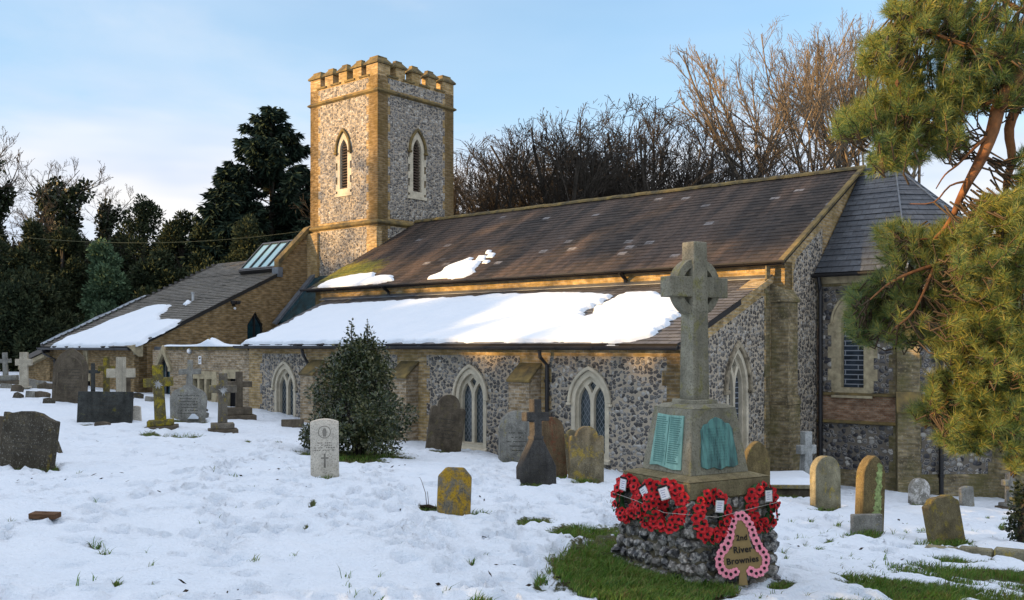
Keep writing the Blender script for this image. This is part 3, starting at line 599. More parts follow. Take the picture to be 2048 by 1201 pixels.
for z, h in ((9.30, .17), (4.45, .20)):
    e = .09; sc_ = MB()
    pr = [(0.0, z), (e, z + h * .35), (e, z + h * .62), (0.0, z + h)]
    for p in range(4):
        pts = [(TE0, TN0), (TE1, TN0), (TE1, TN1), (TE0, TN1)]
        def cor(i, d): x, y = pts[i % 4]; return (x + (-d if i % 4 in (0, 3) else d), y + (-d if i % 4 in (0, 1) else d))
        V = [(*cor(i, d), zz) for i in (p, p + 1) for d, zz in pr]; sc_.add(V, [(0, 1, 5, 4)[::-1], (1, 2, 6, 5)[::-1], (2, 3, 7, 6)[::-1]])
    sc_.build('string_course', M_cap, tower, bevel=.004)
mer = MB(); cap = MB()
def merlon(x0, y0, x1, y1):
    mer.box((x0, y0, 9.95), (x1, y1, 10.40)); o = .07; zc = 10.38
    ax0, ay0, ax1, ay1 = x0 - o, y0 - o, x1 + o, y1 + o; i = .15
    V = [(ax0, ay0, zc), (ax1, ay0, zc), (ax1, ay1, zc), (ax0, ay1, zc), (ax0, ay0, zc + .06), (ax1, ay0, zc + .06), (ax1, ay1, zc + .06), (ax0, ay1, zc + .06), (ax0 + i, ay0 + i, zc + .24), (ax1 - i, ay0 + i, zc + .24), (ax1 - i, ay1 - i, zc + .24), (ax0 + i, ay1 - i, zc + .24), (ax0 + i, ay0 + i, zc + .29), (ax1 - i, ay0 + i, zc + .29), (ax1 - i, ay1 - i, zc + .29), (ax0 + i, ay1 - i, zc + .29)]
    Fq = [(3, 2, 1, 0), (12, 13, 14, 15)]
    for r in (0, 4, 8): Fq += [(r + k, r + (k + 1) % 4, r + 4 + (k + 1) % 4, r + 4 + k) for k in range(4)]
    cap.add(V, Fq)
pw = .34; S4 = TE1 - TE0; mw = .47
for k in range(5):
    w_ = .62 if k in (0, 4) else mw; c = .31 + (S4 - .62) * k / 4
    for (xa, xb, ya, yb) in [(TE0 + c - w_ / 2, TE0 + c + w_ / 2, TN0, TN0 + pw), (TE0 + c - w_ / 2, TE0 + c + w_ / 2, TN1 - pw, TN1)]:
        if k in (0, 4): ya, yb = (TN0, TN0 + .62) if ya == TN0 else (TN1 - .62, TN1)
        merlon(xa, ya, xb, yb)
    if 0 < k < 4:
        for xa in (TE1 - pw, TE0): merlon(xa, TN0 + c - w_ / 2, xa + pw, TN0 + c + w_ / 2)
mer.build('battlement', M_brick_t, tower); cap.build('merlon_caps', M_cap, tower)
crn = MB()
for k in range(4):
    c = .31 + (S4 - .62) * (k + .5) / 4
    for (x0, y0, x1, y1) in [(TE0 + c - .28, TN0 - .05, TE0 + c + .28, TN0 + pw + .05), (TE0 + c - .28, TN1 - pw - .05, TE0 + c + .28, TN1 + .05), (TE1 - pw - .05, TN0 + c - .28, TE1 + .05, TN0 + c + .28), (TE0 - .05, TN0 + c - .28, TE0 + pw + .05, TN0 + c + .28)]: crn.box((x0, y0, 9.952), (x1, y1, 10.02))
crn.build('crenel_coping', M_cap, tower)
MB().box((TE0 + .35, TN0 + .35, 9.5), (TE1 - .35, TN1 - .35, 9.6)).build('tower_roof', M_lead, tower)
for fr, cx, w, z0, zs, zt in [(frS(TN0), -18.57, .90, 5.78, 7.35, 8.12), (frE(TE1), 8.86, .92, 5.70, 7.40, 8.18)]:
    wi = arch(cx, .44, z0 + .17, zs + .02, zt - .30)
    f = MB().prism(arch(cx, w * .80, z0, zs, zt - .02), -.42, .02, fr, [wi])
    for k in range(7):
        if k % 2 == 0:
            for s in (-1, 1): f.box((cx + s * (w * .4 + .05) - .05, z0 + .1 + k * .27, -.02), (cx + s * (w * .4 + .05) + .05, z0 + .36 + k * .27, .018), 0, fr)
    f.box((cx - w / 2 - .04, z0 - .12, -.2), (cx + w / 2 + .04, z0 - .002, .045), 0, fr)
    o = f.build('belfry_window', M_lime, church)
    h = MB(); hood(h, fr, cx, w * .82, zs, zt, .09, .01, .10); h.build('hood_mould', M_cap, o, bevel=.012)
    lv = MB()
    for k in range(20):
        zz = z0 + .2 + k * .105
        if zz > zt - .45: break
        lv.add([fr(cx - .23, zz, -.06), fr(cx + .23, zz, -.06), fr(cx + .23, zz + .085, -.22), fr(cx - .23, zz + .085, -.22), fr(cx - .23, zz + .025, -.06), fr(cx + .23, zz + .025, -.06), fr(cx + .23, zz + .11, -.22), fr(cx - .23, zz + .11, -.22)], [(0, 1, 5, 4), (4, 5, 6, 7), (3, 2, 1, 0)])
    lv.build('louvres', M_wood, o); MB().box((cx - .24, z0, -.40), (cx + .24, zt, -.35), 0, fr).build('dark_backing', M_dark, o)
# chancel with a half-octagon apse
CN = 6.0; CP = [(.3, CN), (2.42, CN), (4.08, 7.66), (4.08, 10.02), (2.42, 11.68), (.3, 11.68)]
cw = MB(); CHW = [None] * 5
for k in range(5):
    P, Q = CP[k], CP[k + 1]; ln = math.dist(P, Q); fr = frF(P, (Q[0] - P[0], Q[1] - P[1])); c = .86 if k == 0 else ln - .86 if k == 4 else ln / 2
    hl = arch(c, .92, -1.15, .55, 1.22); CHW[k] = (fr, c, ln)
    cw.prism([(0, GB), (ln, GB), (ln, 1.72), (0, 1.72)], -.4, 0, fr, [hl])
    cw.prism(toothed(.12 if k == 0 else .3, ln - .36, -1.10, 1.42, d=.05, lt=k > 0), 0, .004, fr, [arch(c, .93, -1.16, .55, 1.23)] if hl else [], m=1, back=False)
    cw.prism(toothed(.12 if k == 0 else .3, ln - .36, -2.98, -1.85, d=.05, lt=k > 0), 0, .004, fr, m=1, back=False)
    cw.box((.0, -1.78, 0), (ln, -1.20, .008), 2, fr)
    cw.box((0, GB, 0), (ln + .03, -3.05, .10), 0, fr)
    if k == 0: cw.box((.0, GB, 0), (.11, .45, .014), 2, fr)
    cw.prism([(0, -3.05), (.10, -3.05), (0.0, -2.95)], 0, ln, lambda p, q, r, fr=fr: fr(r, q, p))
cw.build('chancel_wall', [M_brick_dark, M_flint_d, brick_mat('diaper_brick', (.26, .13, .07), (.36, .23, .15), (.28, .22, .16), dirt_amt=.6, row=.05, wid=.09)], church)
cb, cb2, cb3 = MB(), MB(), MB()
for k in range(5):
    fr, c, ln = CHW[k]
    for z, h, cb_ in ((-1.20, .085, cb), (-1.86, .085, cb2)): cb_.prism([(0.006, z), (.07, z + .015), (.07, z + .05), (.006, z + h)], .0, ln + .02, lambda p, q, r, fr=fr: fr(r, q, p))
    cb3.box((-.03, 1.50, .006), (ln + .03, 1.70, .05), 0, fr)
    o = window(church, fr, c, .92, -1.15, .55, 1.22, lights=1, glass=M_glass_r, mat=M_lime_old, hd=.05, jamb=.19, name='lancet_window', sill=True)
    for s in (-1, 1): MB().prism(toothed(c + s * .49 - .06, c + s * .49 + .06, -1.10, .62, s < 0, s > 0, .045, .27), .006, .016, fr).build('jamb_quoins', M_lime_old, o)
cb.build('chancel_string_course', M_cap, church, bevel=.003); cb2.build('chancel_string_course', M_cap, church, bevel=.003); cb3.build('eaves_course', M_lime_old, church, bevel=.003)
def diag_butt(P, d, w=.48, dp=.52):
    d = Vector(d).normalized(); t = Vector((-d.y, d.x)); fr = lambda a, b, c: (P[0] + t.x * a + d.x * c, P[1] + t.y * a + d.y * c, b)
    mb = MB(); f2 = lambda p, q, r: fr(r, q, p)
    mb.prism([(-.2, GB), (dp + .12, GB), (dp + .12, -3.1), (dp + .04, -3.0), (dp + .04, -1.50), (dp - .12, -1.12), (dp - .12, -.12), (.06, .35), (-.2, .35)], -w / 2, w / 2, f2)
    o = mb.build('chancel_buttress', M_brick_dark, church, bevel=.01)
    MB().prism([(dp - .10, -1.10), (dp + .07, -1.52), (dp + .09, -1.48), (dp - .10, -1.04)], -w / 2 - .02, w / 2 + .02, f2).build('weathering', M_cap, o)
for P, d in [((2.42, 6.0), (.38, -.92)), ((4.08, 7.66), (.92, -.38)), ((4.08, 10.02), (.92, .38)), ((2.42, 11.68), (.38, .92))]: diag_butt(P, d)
ap = (1.2, 8.84, 4.66); rl = (.34, 8.84, 4.66); ez = 1.74
EC = [(.34, 5.72, ez), (2.54, 5.72, ez), (4.36, 7.54, ez), (4.36, 10.14, ez), (2.54, 11.96, ez), (.34, 11.96, ez)]
slates('chancel_roof', M_slate_ch, church, EC[0], EC[1], ap, rl, row=.22, seed=6)
for k in (1, 2, 3): slates('apse_roof', M_slate_ch, church, EC[k], EC[k + 1], Vector(ap) + Vector((.004, .0, 0)), ap, row=.22, seed=7 + k)
slates('chancel_roof', M_slate_ch, church, EC[4], EC[5], rl, ap, row=.22, seed=12)
hp = MB()
for k in (1, 2, 3, 4): hp.tube([Vector(EC[k]) + Vector((0, 0, .02)), Vector(ap) + Vector((0, 0, .02))], .022, 6)
hp.tube([(.34, 8.84, 4.69), (1.25, 8.84, 4.69)], .06, 8); hp.build('hip_lead', M_lead, church)
for k in range(3):
    x = .55 + k * .3; MB().add([(x - .1, 8.70, 4.57), (x + .1, 8.70, 4.57), (x, 8.50, 4.37)], [(0, 1, 2)]).build('lead_saddle', M_lead, church)
for k in range(5): gutter(church, Vector(EC[k]) + Vector((0, -.05, -.02)) if k < 1 else EC[k], Vector(EC[k + 1]) + Vector((0, -.05, -.02)) if k < 1 else EC[k + 1], .08)
for e, n_ in ((.42, 5.90), (3.03, 6.47)):
    downpipe(church, [(e, n_ - .12, 1.66), (e, n_ - .04, 1.45), (e, n_, 1.3), (e, n_, GB + .7)], .055)

# ------------------------------------------------------------------ brick hall joined to the tower's west side
hall = thing('church_hall', 'low brown brick church hall with sloping tiled roof, left of the tower', 'building', (OX, OY, EYE), CHR)
hw = MB(); HN = -.2; HE0, HE1 = -27.4, -20.7
gw1, gw2 = [(-24.75, -2.4), (-24.15, -2.4), (-24.15, -1.15), (-24.45, -.62), (-24.75, -1.15)], None
ew = [(4.05, -.6), (4.75, -.6), (4.75, .78), (4.40, 1.27), (4.05, .78)]
hw.prism([(HE0, GB), (HE1, GB), (HE1, -.05), (HE0, -.05)], -.3, 0, frS(HN), [gw1])
hw.prism([(HN, GB), (7.1, GB), (7.1, 4.62), (6.86, 4.50), (5.52, 3.18), (5.48, 2.80), (HN, .02)], -.3, 0, frE(HE1), [ew])
hw.prism([(HN, GB), (13, GB), (13, .6), (7.1, 3.3), (HN, -.1)], 0, .3, lambda a, b, c: (HE0 + c, a, b))
hw.prism([(-29.6, GB), (HE0 - .002, GB), (HE0 - .002, -.12), (-29.6, -.62)], -.3, -.03, frS(HN)); hw.prism([(HN + .03, GB), (6, GB), (6, -.62), (HN + .03, -.62)], 0, .3, lambda a, b, c: (-29.6 + c, a, b))
hw.build('wall', M_brick_hall, hall)

cbk = MB(); cbk.prism([(-.42, -.02), (-.02, -.36), (.12, -.36), (.12, .10), (-.42, -.02)], HE1 - .02, HE1 + .06, lambda p, q, r: (r, HN + p, q)); cbk.box((HE1 - .28, HN - .06, -.30), (HE1 + .04, HN + .02, .0)); cbk.build('kneeler_stone', M_lime_old, hall)
slates('hall_roof', M_slate_hall, hall, (HE0 - .15, -.45, -.04), (HE1 + .03, -.45, -.04), (HE1 + .03, 5.6, 2.86), (HE0 - .15, 5.6, 2.86), row=.17, th=.02, seed=21)
slates('hall_roof', M_slate_hall, hall, (HE0 - .15, 5.6, 2.86), (HE1 - .35, 5.6, 2.86), (HE1 - .35, 7.2, 3.63), (HE0 - .15, 7.2, 3.63), row=.17, th=.02, seed=22)
slates('hall_roof', M_slate_hall, hall, (HE0 - .15 , 14.0, .36), (HE0 - .16, 7.2, 3.63), (HE1 - .35, 7.2, 3.63), (HE1 - .35, 14.0, .36), row=.3, th=.02, seed=23)
gutter(hall, (HE0 - .1, -.54, -.07), (HE1 + .02, -.54, -.07), .09)
MB().prism([(5.48, 2.80), (5.52, 3.18), (6.86, 4.50), (7.1, 4.62), (7.1, 4.76), (6.80, 4.65), (5.40, 3.28), (5.40, 2.86)], -.22, .09, frE(HE1)).build('parapet_coping', M_cap, hall)
MB().box((HE1 - .3, 5.36, 2.62), (HE1 + .1, 5.56, 3.0)).build('parapet_kneeler', M_lead, hall)
vt = MB()
for k in range(30): t = k / 30; vt.box((HE0 - .24, -.45 + 7.6 * t, -.02 + 3.65 * t), (HE0 - .05, -.45 + 7.6 * (t + .034), .06 + 3.65 * t))
vt.build('verge_tiles', M_slate_aisle, hall)
skl = MB(); pan = MB(); t = Vector((0, .9, .43)).normalized(); nv = Vector((0, -t.z, t.y)); o0 = Vector((-23.3, 5.50, 3.02))
def sk(a, b, c): p = o0 + Vector((a, 0, 0)) + t * b * 1.0 + nv * c; return tuple(p)
t = Vector((0, .70, .72)).normalized(); nv = Vector((0, -t.z, t.y))
SL, SH = 2.35, 1.55
for a in (0, SL / 4, SL / 2, SL * .75, SL): skl.box((a - .035, 0, -.03), (a + .035, SH, .05), 0, sk)
for b_ in (0, SH): skl.box((-.035, b_ - .04, -.03), (SL + .035, b_ + .04, .051), 0, sk)
skl.box((-.03, -.10, -.25), (SL + .03, -.042, .03), 0, sk)
so_ = skl.build('skylight', M_black, hall)
M_skyglass, nt, b = mk('skylight_glass', .06, .8); b.inputs[0].default_value = (.20, .36, .39, 1); b.inputs['Metallic'].default_value = .75
pan.box((0, 0, -.02), (SL, SH, .012), 0, sk); pan.build('pane', M_skyglass, so_)
MB().add([(-23.32, 5.5, 2.6), (-23.32, 7.2, 3.4), (-23.32, 6.62, 4.18), (-23.32, 5.5, 3.03)], [(0, 1, 2, 3)]).prism([(5.5, 2.75), (7.4, 3.5), (7.4, 3.5), (6.58, 4.10), (5.52, 3.0)], 0, .04, frE(-23.36)).build('skylight_cheek', M_lead, hall)
MB().add([(-23.3, 6.60, 4.12), (-20.95, 6.60, 4.12), (-20.95, 8.2, 3.2), (-23.3, 8.2, 3.2)], [(0, 1, 2, 3)]).build('skylight_back', M_lead, hall)
MB().tube([(-22.9, 3.15, 1.68), (-22.9, 3.15, 1.98)], .05, 8).tube([(-22.9, 3.15, 1.98), (-22.9, 3.15, 2.02)], .075, 8).build('vent_pipe', M_greyplas, hall)
slates('lean_to_roof', M_slate_aisle, hall, (-29.8, 6, -.62), (-29.8, -.4, -.62), (HE0, -.4, -.10), (HE0, 6, -.10), row=.2, seed=24)
MB().prism([(-29.85, -.78), (HE0 - .05, -.26), (HE0 - .05, -.08), (-29.85, -.60)], .24, .28, frS(HN)).build('barge_board', M_black, hall)
MB().prism([(-29.75, -.95), (HE0 - .05, -.42), (HE0 - .05, -.27), (-29.75, -.79)], -.02, .2, frS(HN)).build('verge_stone', M_lime_old, hall)
downpipe(hall, [(HE0 + .1, HN - .30, -.14), (HE0 + .1, HN - .28, -.3), (HE0 + .55, HN - .06, -.5), (HE0 + .55, HN - .06, GB + 1)])
MB().box((-24.62, HN - .04, -.62), (-24.28, HN + .01, -.06)).build('stone_pad', M_lime_old, hall)
def hooded(parent, fr, cx, w, z0, zs, zt, stone=True):
    out = [(cx - w / 2, z0), (cx + w / 2, z0), (cx + w / 2, zs), (cx, zt), (cx - w / 2, zs)]; i = .055
    inn = [(cx - w / 2 + i, z0 + i), (cx + w / 2 - i, z0 + i), (cx + w / 2 - i, zs - .02), (cx, zt - .10), (cx - w / 2 + i, zs - .02)]
    f = MB().prism(out, -.14, -.06, fr, [inn]); f.box((cx - .03, z0 + i, -.13), (cx + .03, zt - .12, -.055), 0, fr)
    o = f.build('pointed_window', M_black, parent); MB().prism(inn, -.12, -.11, fr, back=False, sides=False).build('pane', M_glass_p, o)
    if stone:
        g = .16; MB().prism([(cx - w / 2 - g * .9, zs - .12), (cx - w / 2, zs - .12), (cx - w / 2, zs), (cx, zt), (cx + w / 2, zs), (cx + w / 2, zs - .12), (cx + w / 2 + g * .9, zs - .12), (cx + w / 2 + g * .9, zs + .05), (cx, zt + g * 1.75), (cx - w / 2 - g * .9, zs + .05)], -.05, .09, fr).build('gable_stone', M_lime_old, o, bevel=.01)
    return o
hooded(hall, frS(HN), -24.45, .6, -2.4, -1.15, -.62); hooded(hall, frE(HE1), 4.40, .7, -.6, .78, 1.27, False)
# flat-roofed vestry link between hall and aisle
lw_ = MB(); LN = .02
lw_.prism([(-20.2, GB), (-14.62, GB), (-14.62, -.14), (-20.2, -.14)], -.3, 0, frS(LN), [[(-17.75, -1.72), (-16.55, -1.72), (-16.55, -1.02), (-17.75, -1.02)], [(-15.85, -2.4), (-15.3, -2.4), (-15.3, -.98), (-15.85, -.98)], [(-19.80, -2.3), (-19.10, -2.3), (-19.10, -.72), (-19.45, -.25), (-19.80, -.72)]])
lw_.box((-20.68, .3, GB), (-20.2, .6, -.14)); link = lw_.build('link_wall', M_brick_old, hall)
MB().box((-19.3, LN - .05, -.14), (-14.66, LN + .35, -.02)).prism([(-17.25, -.02), (-16.35, -.02), (-16.8, .26)], -.3, .03, frS(LN)).build('link_coping', M_cap, hall, bevel=.01)
MB().box((-20.6, .3, -.16), (-14.62, 4.2, -.03)).build('link_flat_roof', M_lead, hall)
hooded(hall, frS(LN), -19.45, .7, -2.3, -.72, -.25)
st = MB().prism([(-17.95, -1.90), (-16.35, -1.90), (-16.35, -.80), (-17.95, -.80)], -.2, .02, frS(LN), [[(-17.72 + k * .40, -1.70), (-17.44 + k * .40, -1.70), (-17.44 + k * .40, -1.04), (-17.72 + k * .40, -1.04)] for k in range(3)])
o = st.build('mullioned_window', M_lime_old, hall); MB().box((-17.75, -1.72, -.15), (-16.55, -1.02, -.14), 0, frS(LN)).build('pane', M_glass_p, o)
st = MB().prism([(-16.02, -2.5), (-15.13, -2.5), (-15.13, -.72), (-16.02, -.72)], -.2, .025, frS(LN), [[(-15.82, -2.45), (-15.33, -2.45), (-15.33, -1.0), (-15.82, -1.0)]])
o = st.build('side_door', M_lime_old, hall); MB().box((-15.85, -2.5, -.16), (-15.3, -.98, -.12), 0, frS(LN)).build('door_leaf', M_dark, o)
gl = MB().add([(-20.4, 5.15, .95), (-17.0, 5.15, .95), (-17.0, 6.82, 2.7), (-20.4, 6.82, 2.7), (-20.4, 5.15, .85), (-17.0, 5.15, .85), (-17, 6.82, 2.6), (-20.4, 6.82, 2.6)], [(0, 1, 2, 3), (4, 7, 6, 5), (0, 4, 5, 1), (1, 5, 6, 2), (3, 7, 4, 0)]); gl.box((-20.39, 5.2, -.03), (-17, 5.3, .88))
gl.build('link_glass_roof', M_glass_p, hall); MB().add([(-20.5, 5.0, .86), (-20.2, 5.0, .90), (-20.2, 6.84, 2.86), (-20.5, 6.84, 2.82), (-20.2, 5.0, .78), (-20.2, 6.84, 2.7)], [(0, 1, 2, 3), (1, 4, 5, 2), (0, 4, 1)]).build('link_flashing', M_lead, hall)

# ------------------------------------------------------------------ small things fixed to the buildings
def toW(e, n, z): c, s = math.cos(CHR), math.sin(CHR); return Vector((OX + e * c - n * s, OY + e * s + n * c, z + EYE))
def ch_thing(name, label, cat, e, n, z, south=True, group=None): return thing(name, label, cat, toW(e, n, z), CHR if south else CHR + math.pi / 2, group)
cc = ch_thing('warning_sign', 'small white camera warning sign on the pale brick link wall', 'sign', -17.30, .016, -.45)
MB().box((-.075, -.012, -.125), (.075, 0, .125)).build('plate', M_white, cc)
sg = MB(); sg.prism([(-.045, .035), (.02, .02), (.05, .055), (.035, .095), (-.02, .085)], .0125, .014, lambda a, b, c: (a, -c, b))
for k in range(3): sg.box((-.05, -.0135, -.03 - k * .028), (.05 - .02 * (k == 2), -.0125, -.015 - k * .028))
sg.build('symbol', M_ink, cc)
lp = ch_thing('bulkhead_lamp', 'small round white bulkhead lamp high on the pale brick link wall', 'lamp', -17.85, .0, -.17)
MB().tube([(0, 0, 0), (0, -.04, 0)], .09, 12).build('base', M_greyplas, lp); MB().tube([(0, -.04, 0), (0, -.08, 0), (0, -.10, 0)], [.08, .065, .03], 12).build('cover', M_white, lp, smooth=True)
fl = ch_thing('security_light', 'twin black security light on the brown hall gable wall', 'lamp', HE1, 3.45, 1.5, False)
MB().box((-.05, -.05, -.05), (.05, .0, .05)).tube([(0, -.05, 0), (0, -.12, .02)], .02, 6).build('bracket', M_black, fl)
for s in (-1, 1): MB().prism([(-.07, -.06), (.07, -.06), (.09, .06), (-.09, .06)], -.22, -.10, lambda a, b, c: (a + s * .10, c, b + .08)).build('lamp_head', M_black, fl, bevel=.01)
MB().tube([(0, -.06, -.12), (0, -.13, -.14)], [.03, .05], 8).build('sensor', M_white, fl)
M_mossy = plain('weathered_cable', (.11, .11, .06), .8, .2, .1, 4, 0)
p0 = toW(TE0, TN0, 4.55); p1 = at(-420, 385, 36); pts = [p0.lerp(p1, k / 24) - Vector((0, 0, 1.1 * 4 * (k / 24) * (1 - k / 24))) for k in range(25)]
tag(MB().tube(pts, .008, 5).build('overhead_cable', M_mossy, uv=False), 'thin overhead cable running from the tower string course to the left', 'cable')

# ------------------------------------------------------------------ snow lying on the roofs: real sheets with thickness, following each slope
def roof_snow(px, A, B, Cc, label, th=.07, seed=0, jag=.03, name='roof_snow', lump=0.02, step=.10):
    A, B, Cc = Vector(A), Vector(B), Vector(Cc); n = (B - A).cross(Cc - A).normalized(); n = n if n.z > 0 else -n; u = (B - A).normalized(); v = n.cross(u)
    P = [on_plane(x, y, A + n * .02, n) - A for x, y in px]; P = [(p.dot(u), p.dot(v)) for p in P]
    a = np.array(P); lo = a.min(0) - .2; hi = a.max(0) + .2; nx = int((hi[0] - lo[0]) / step) + 1; ny = int((hi[1] - lo[1]) / step) + 1
    gx, gy = np.meshgrid(np.linspace(lo[0], hi[0], nx), np.linspace(lo[1], hi[1], ny))
    ins = np.zeros(gx.shape, bool); dist = np.full(gx.shape, 9.); m = len(P)
    jx = gx + (fbm(gx * 1.2, gy * 3.0, 3, seed) - .5) * jag * 6 + (fbm(gx * 2, gy * 9, 2, seed + 8) - .5) * jag * 2.2; jy = gy + (fbm(gx * 3, gy * 1.5, 3, seed + 3) - .5) * jag * 3
    for i in range(m):
        (x0, y0), (x1, y1) = P[i], P[(i + 1) % m]
        c = ((y0 > jy) != (y1 > jy)) & (jx < (x1 - x0) * (jy - y0) / (y1 - y0 + 1e-12) + x0); ins ^= c
        dx, dy = x1 - x0, y1 - y0; t = np.clip(((jx - x0) * dx + (jy - y0) * dy) / (dx * dx + dy * dy + 1e-9), 0, 1)
        dist = np.minimum(dist, np.hypot(jx - x0 - t * dx, jy - y0 - t * dy))
    sd = np.where(ins, dist, -dist)
    h = th * np.sqrt(np.clip(sd / (th * 1.3), 0, 1)) + (fbm(gx * .8, gy * .8, 3, seed) - .4) * lump * 1.6 * np.clip(sd * 4, 0, 1) ; h = np.where(sd > 0, h + .022, -.03)
    V = np.stack([np.array(A)[k] + u[k] * gx + v[k] * gy + n[k] * h for k in range(3)], -1).reshape(-1, 3)
    idx = np.arange(nx * ny).reshape(ny, nx); q = np.stack([idx[:-1, :-1], idx[:-1, 1:], idx[1:, 1:], idx[1:, :-1]], -1).reshape(-1, 4)
    keep = (sd.ravel()[q] > -step * .2).any(1)
    used = np.unique(q[keep]); mp = np.full(nx * ny, -1); mp[used] = np.arange(len(used))
    o = np_mesh(name, V[used], mp[q[keep]], M_snow, smooth=True); o.location = (OX, OY, EYE); o.rotation_euler = (0, 0, CHR)
    return tag(o, label, 'snow', kind='stuff')
roof_snow([(484,689),(520,674),(560,655),(614,629),(640,616),(668,611),(750,607),(830,602),(908,598),(1010,591),(1090,589),(1147,588),(1201,588),(1216,594),(1200,606),(1178,621),(1164,636),(1185,630),(1215,606),(1249,591),(1280,586),(1312,586),(1350,596),(1360,612),(1357,630),(1337,652),(1299,672),(1262,681),(1228,685),(1100,684),(900,684),(700,687)], ABL, ABR, ATR, 'large sheet of snow covering most of the south aisle roof', th=.075, seed=1, step=.05, jag=.08)
roof_snow([(632,574),(650,567),(668,559),(700,552),(727,549),(750,546),(747,556),(766,552),(788,551),(785,562),(735,569),(675,575)], NBL, NBR, NTR, 'snow patch low on the nave roof beside the tower', th=.06, seed=2, step=.06, jag=.05)
roof_snow([(852,558),(875,549),(893,533),(928,522),(946,515),(940,523),(958,524),(951,535),(948,544),(930,553),(905,557)], NBL, NBR, NTR, 'snow patch near the gutter of the nave roof, right of the first', th=.06, seed=3, step=.06, jag=.05)
for k, (cx, cy, w, h) in enumerate([(961,517,12,5),(981,511,9,4),(972,524,8,2.5),(976,504,6,3)]):
    roof_snow([(cx - w, cy + h), (cx + w * .4, cy + h), (cx + w, cy - h), (cx - w * .3, cy - h)], NBL, NBR, NTR, ['small snow scrap just above the main nave patch', 'small snow scrap farthest right on the nave roof', 'thin snow sliver below the right-hand nave scrap', 'topmost tiny snow scrap on the nave roof'][k], th=.035, seed=5 + k, step=.04, jag=.02)
HP = [(HE0, -.45, -.04), (HE1, -.45, -.04), (HE1, 5.6, 2.86)]
roof_snow([(103,693),(140,674),(186,659),(220,643),(255,630),(299,614),(320,611),(341,611),(333,621),(316,632),(322,641),(345,640),(361,641),(352,650),(300,675),(276,690),(200,693)], *HP, 'snow sheet on the lower hall roof at the left', th=.07, seed=11, step=.07, jag=.05)
roof_snow([(364,610),(378,600),(383,604),(372,610)], *HP, 'little snow streak below the vent pipe on the hall roof', th=.04, seed=12, step=.05)

def snow_bank(pts, wd, hts, label):
    """a rounded bank of snow lying along a coping (church axes)"""
    V = []; n = 9
    for (p, h) in zip(pts, hts):
        for k in range(n): w = math.pi * k / (n - 1); V.append((p[0], p[1] - math.cos(w) * wd, p[2] + max(.0, math.sin(w)) ** .7 * h))
    m = len(pts); F_ = [(i * n + k, (i + 1) * n + k, (i + 1) * n + k + 1, i * n + k + 1) for i in range(m - 1) for k in range(n - 1)]
    o = MB().add(V, F_).build('roof_snow', M_snow, smooth=True, uv=False); o.location = (OX, OY, EYE); o.rotation_euler = (0, 0, CHR); return tag(o, label, 'snow', kind='stuff')
zz = [(-19.25, .06), (-18.6, .05), (-18.0, .055), (-17.5, .07), (-17.2, .12), (-16.95, .22), (-16.8, .28), (-16.6, .22), (-16.35, .12), (-16.0, .07), (-15.4, .05), (-14.8, .05)]
snow_bank([(e, .13, -.02) for e, _ in zz], .24, [h for _, h in zz], 'ridge of snow heaped along the flat link wall top')
snow_bank([(-27.63, -.4 + .7 * k, .06 + .336 * k) for k in range(7)], .05, [.05, .08, .05, .09, .04, .07, .03], 'broken snow along the left verge of the hall roof')

# ------------------------------------------------------------------ gravestones and crosses
def stone_profile(kind, w, h):
    a = w / 2; P = []
    def arc(cx, cz, r, t0, t1, n=8): return [(cx + r * math.cos(R(t0 + (t1 - t0) * k / n)), cz + r * math.sin(R(t0 + (t1 - t0) * k / n))) for k in range(n + 1)]
    if kind == 'round': top = arc(0, h - a, a, 0, 180, 16)
    elif kind == 'segment': r = a * 2.4; s = math.degrees(math.asin(a / r)); top = arc(0, h - r, r, 90 - s, 90 + s, 10)
    elif kind == 'gothic': top = [(x, z) for x, z in arch(0, w, 0, h - w * .72, h, 8)[2:]]
    elif kind == 'shoulder':
        s = a * .62; sh = h - s * 1.25; top = [(a, sh - a * .15)] + arc(a - .12 * w, sh - a * .15, .12 * w, 0, 90, 4) + [(s, sh)] + arc(0, h - s, s, 0, 180, 12) + [(-s, sh)] + arc(-a + .12 * w, sh - a * .15, .12 * w, 90, 180, 4)
    elif kind == 'ears':
        s = a * .66; sh = h - s * .95; top = [(a, sh)] + arc(a - .07 * w, sh, .07 * w, 0, 180, 5) + arc(0, sh + .0, s, 12, 168, 12)[0:] + arc(-a + .07 * w, sh, .07 * w, 0, 180, 5)
    elif kind == 'wave': top = [(a, h * .86), (a * .85, h * .87), (a * .62, h * .91), (a * .35, h * .975), (0, h), (-a * .35, h * .985), (-a * .6, h * .95), (-a * .8, h * .93), (-a, h * .95)]
    elif kind == 'octagon': c = w * .24; top = [(a, h - c * 1.1), (a - c, h), (-a + c, h), (-a, h - c * 1.1)]
    elif kind == 'scoop': top = [(a, h * .83)] + [(a * .8, h * .88), (a * .55, h * .985), (a * .3, h), (0, h * .985), (-a * .35, h), (-a * .6, h * .975), (-a * .8, h * .88), (-a, h * .84)]
    elif kind == 'ogee': top = [(a, h * .66), (a * .75, h * .78), (a * .4, h * .93), (0, h), (-a * .4, h * .93), (-a * .75, h * .78), (-a, h * .66)]
    else: top = [(a, h), (-a, h)]
    return [(-a, -.35), (a, -.35)] + top
def place(px, py, yaw, side, backl): p = hit(px, py); o = (R(-backl), R(side), R(yaw)); return p, o
fT = lambda a, b, c: (a, -c, b)                                       # slab frame: front faces -y
def taper(mb, top_scale, h):
    mb.v = [(x * (1 + (top_scale - 1) * min(1, max(0, z / h))), y, z) for x, y, z in mb.v]; return mb
GRAVE = 'gravestones and crosses in the churchyard'
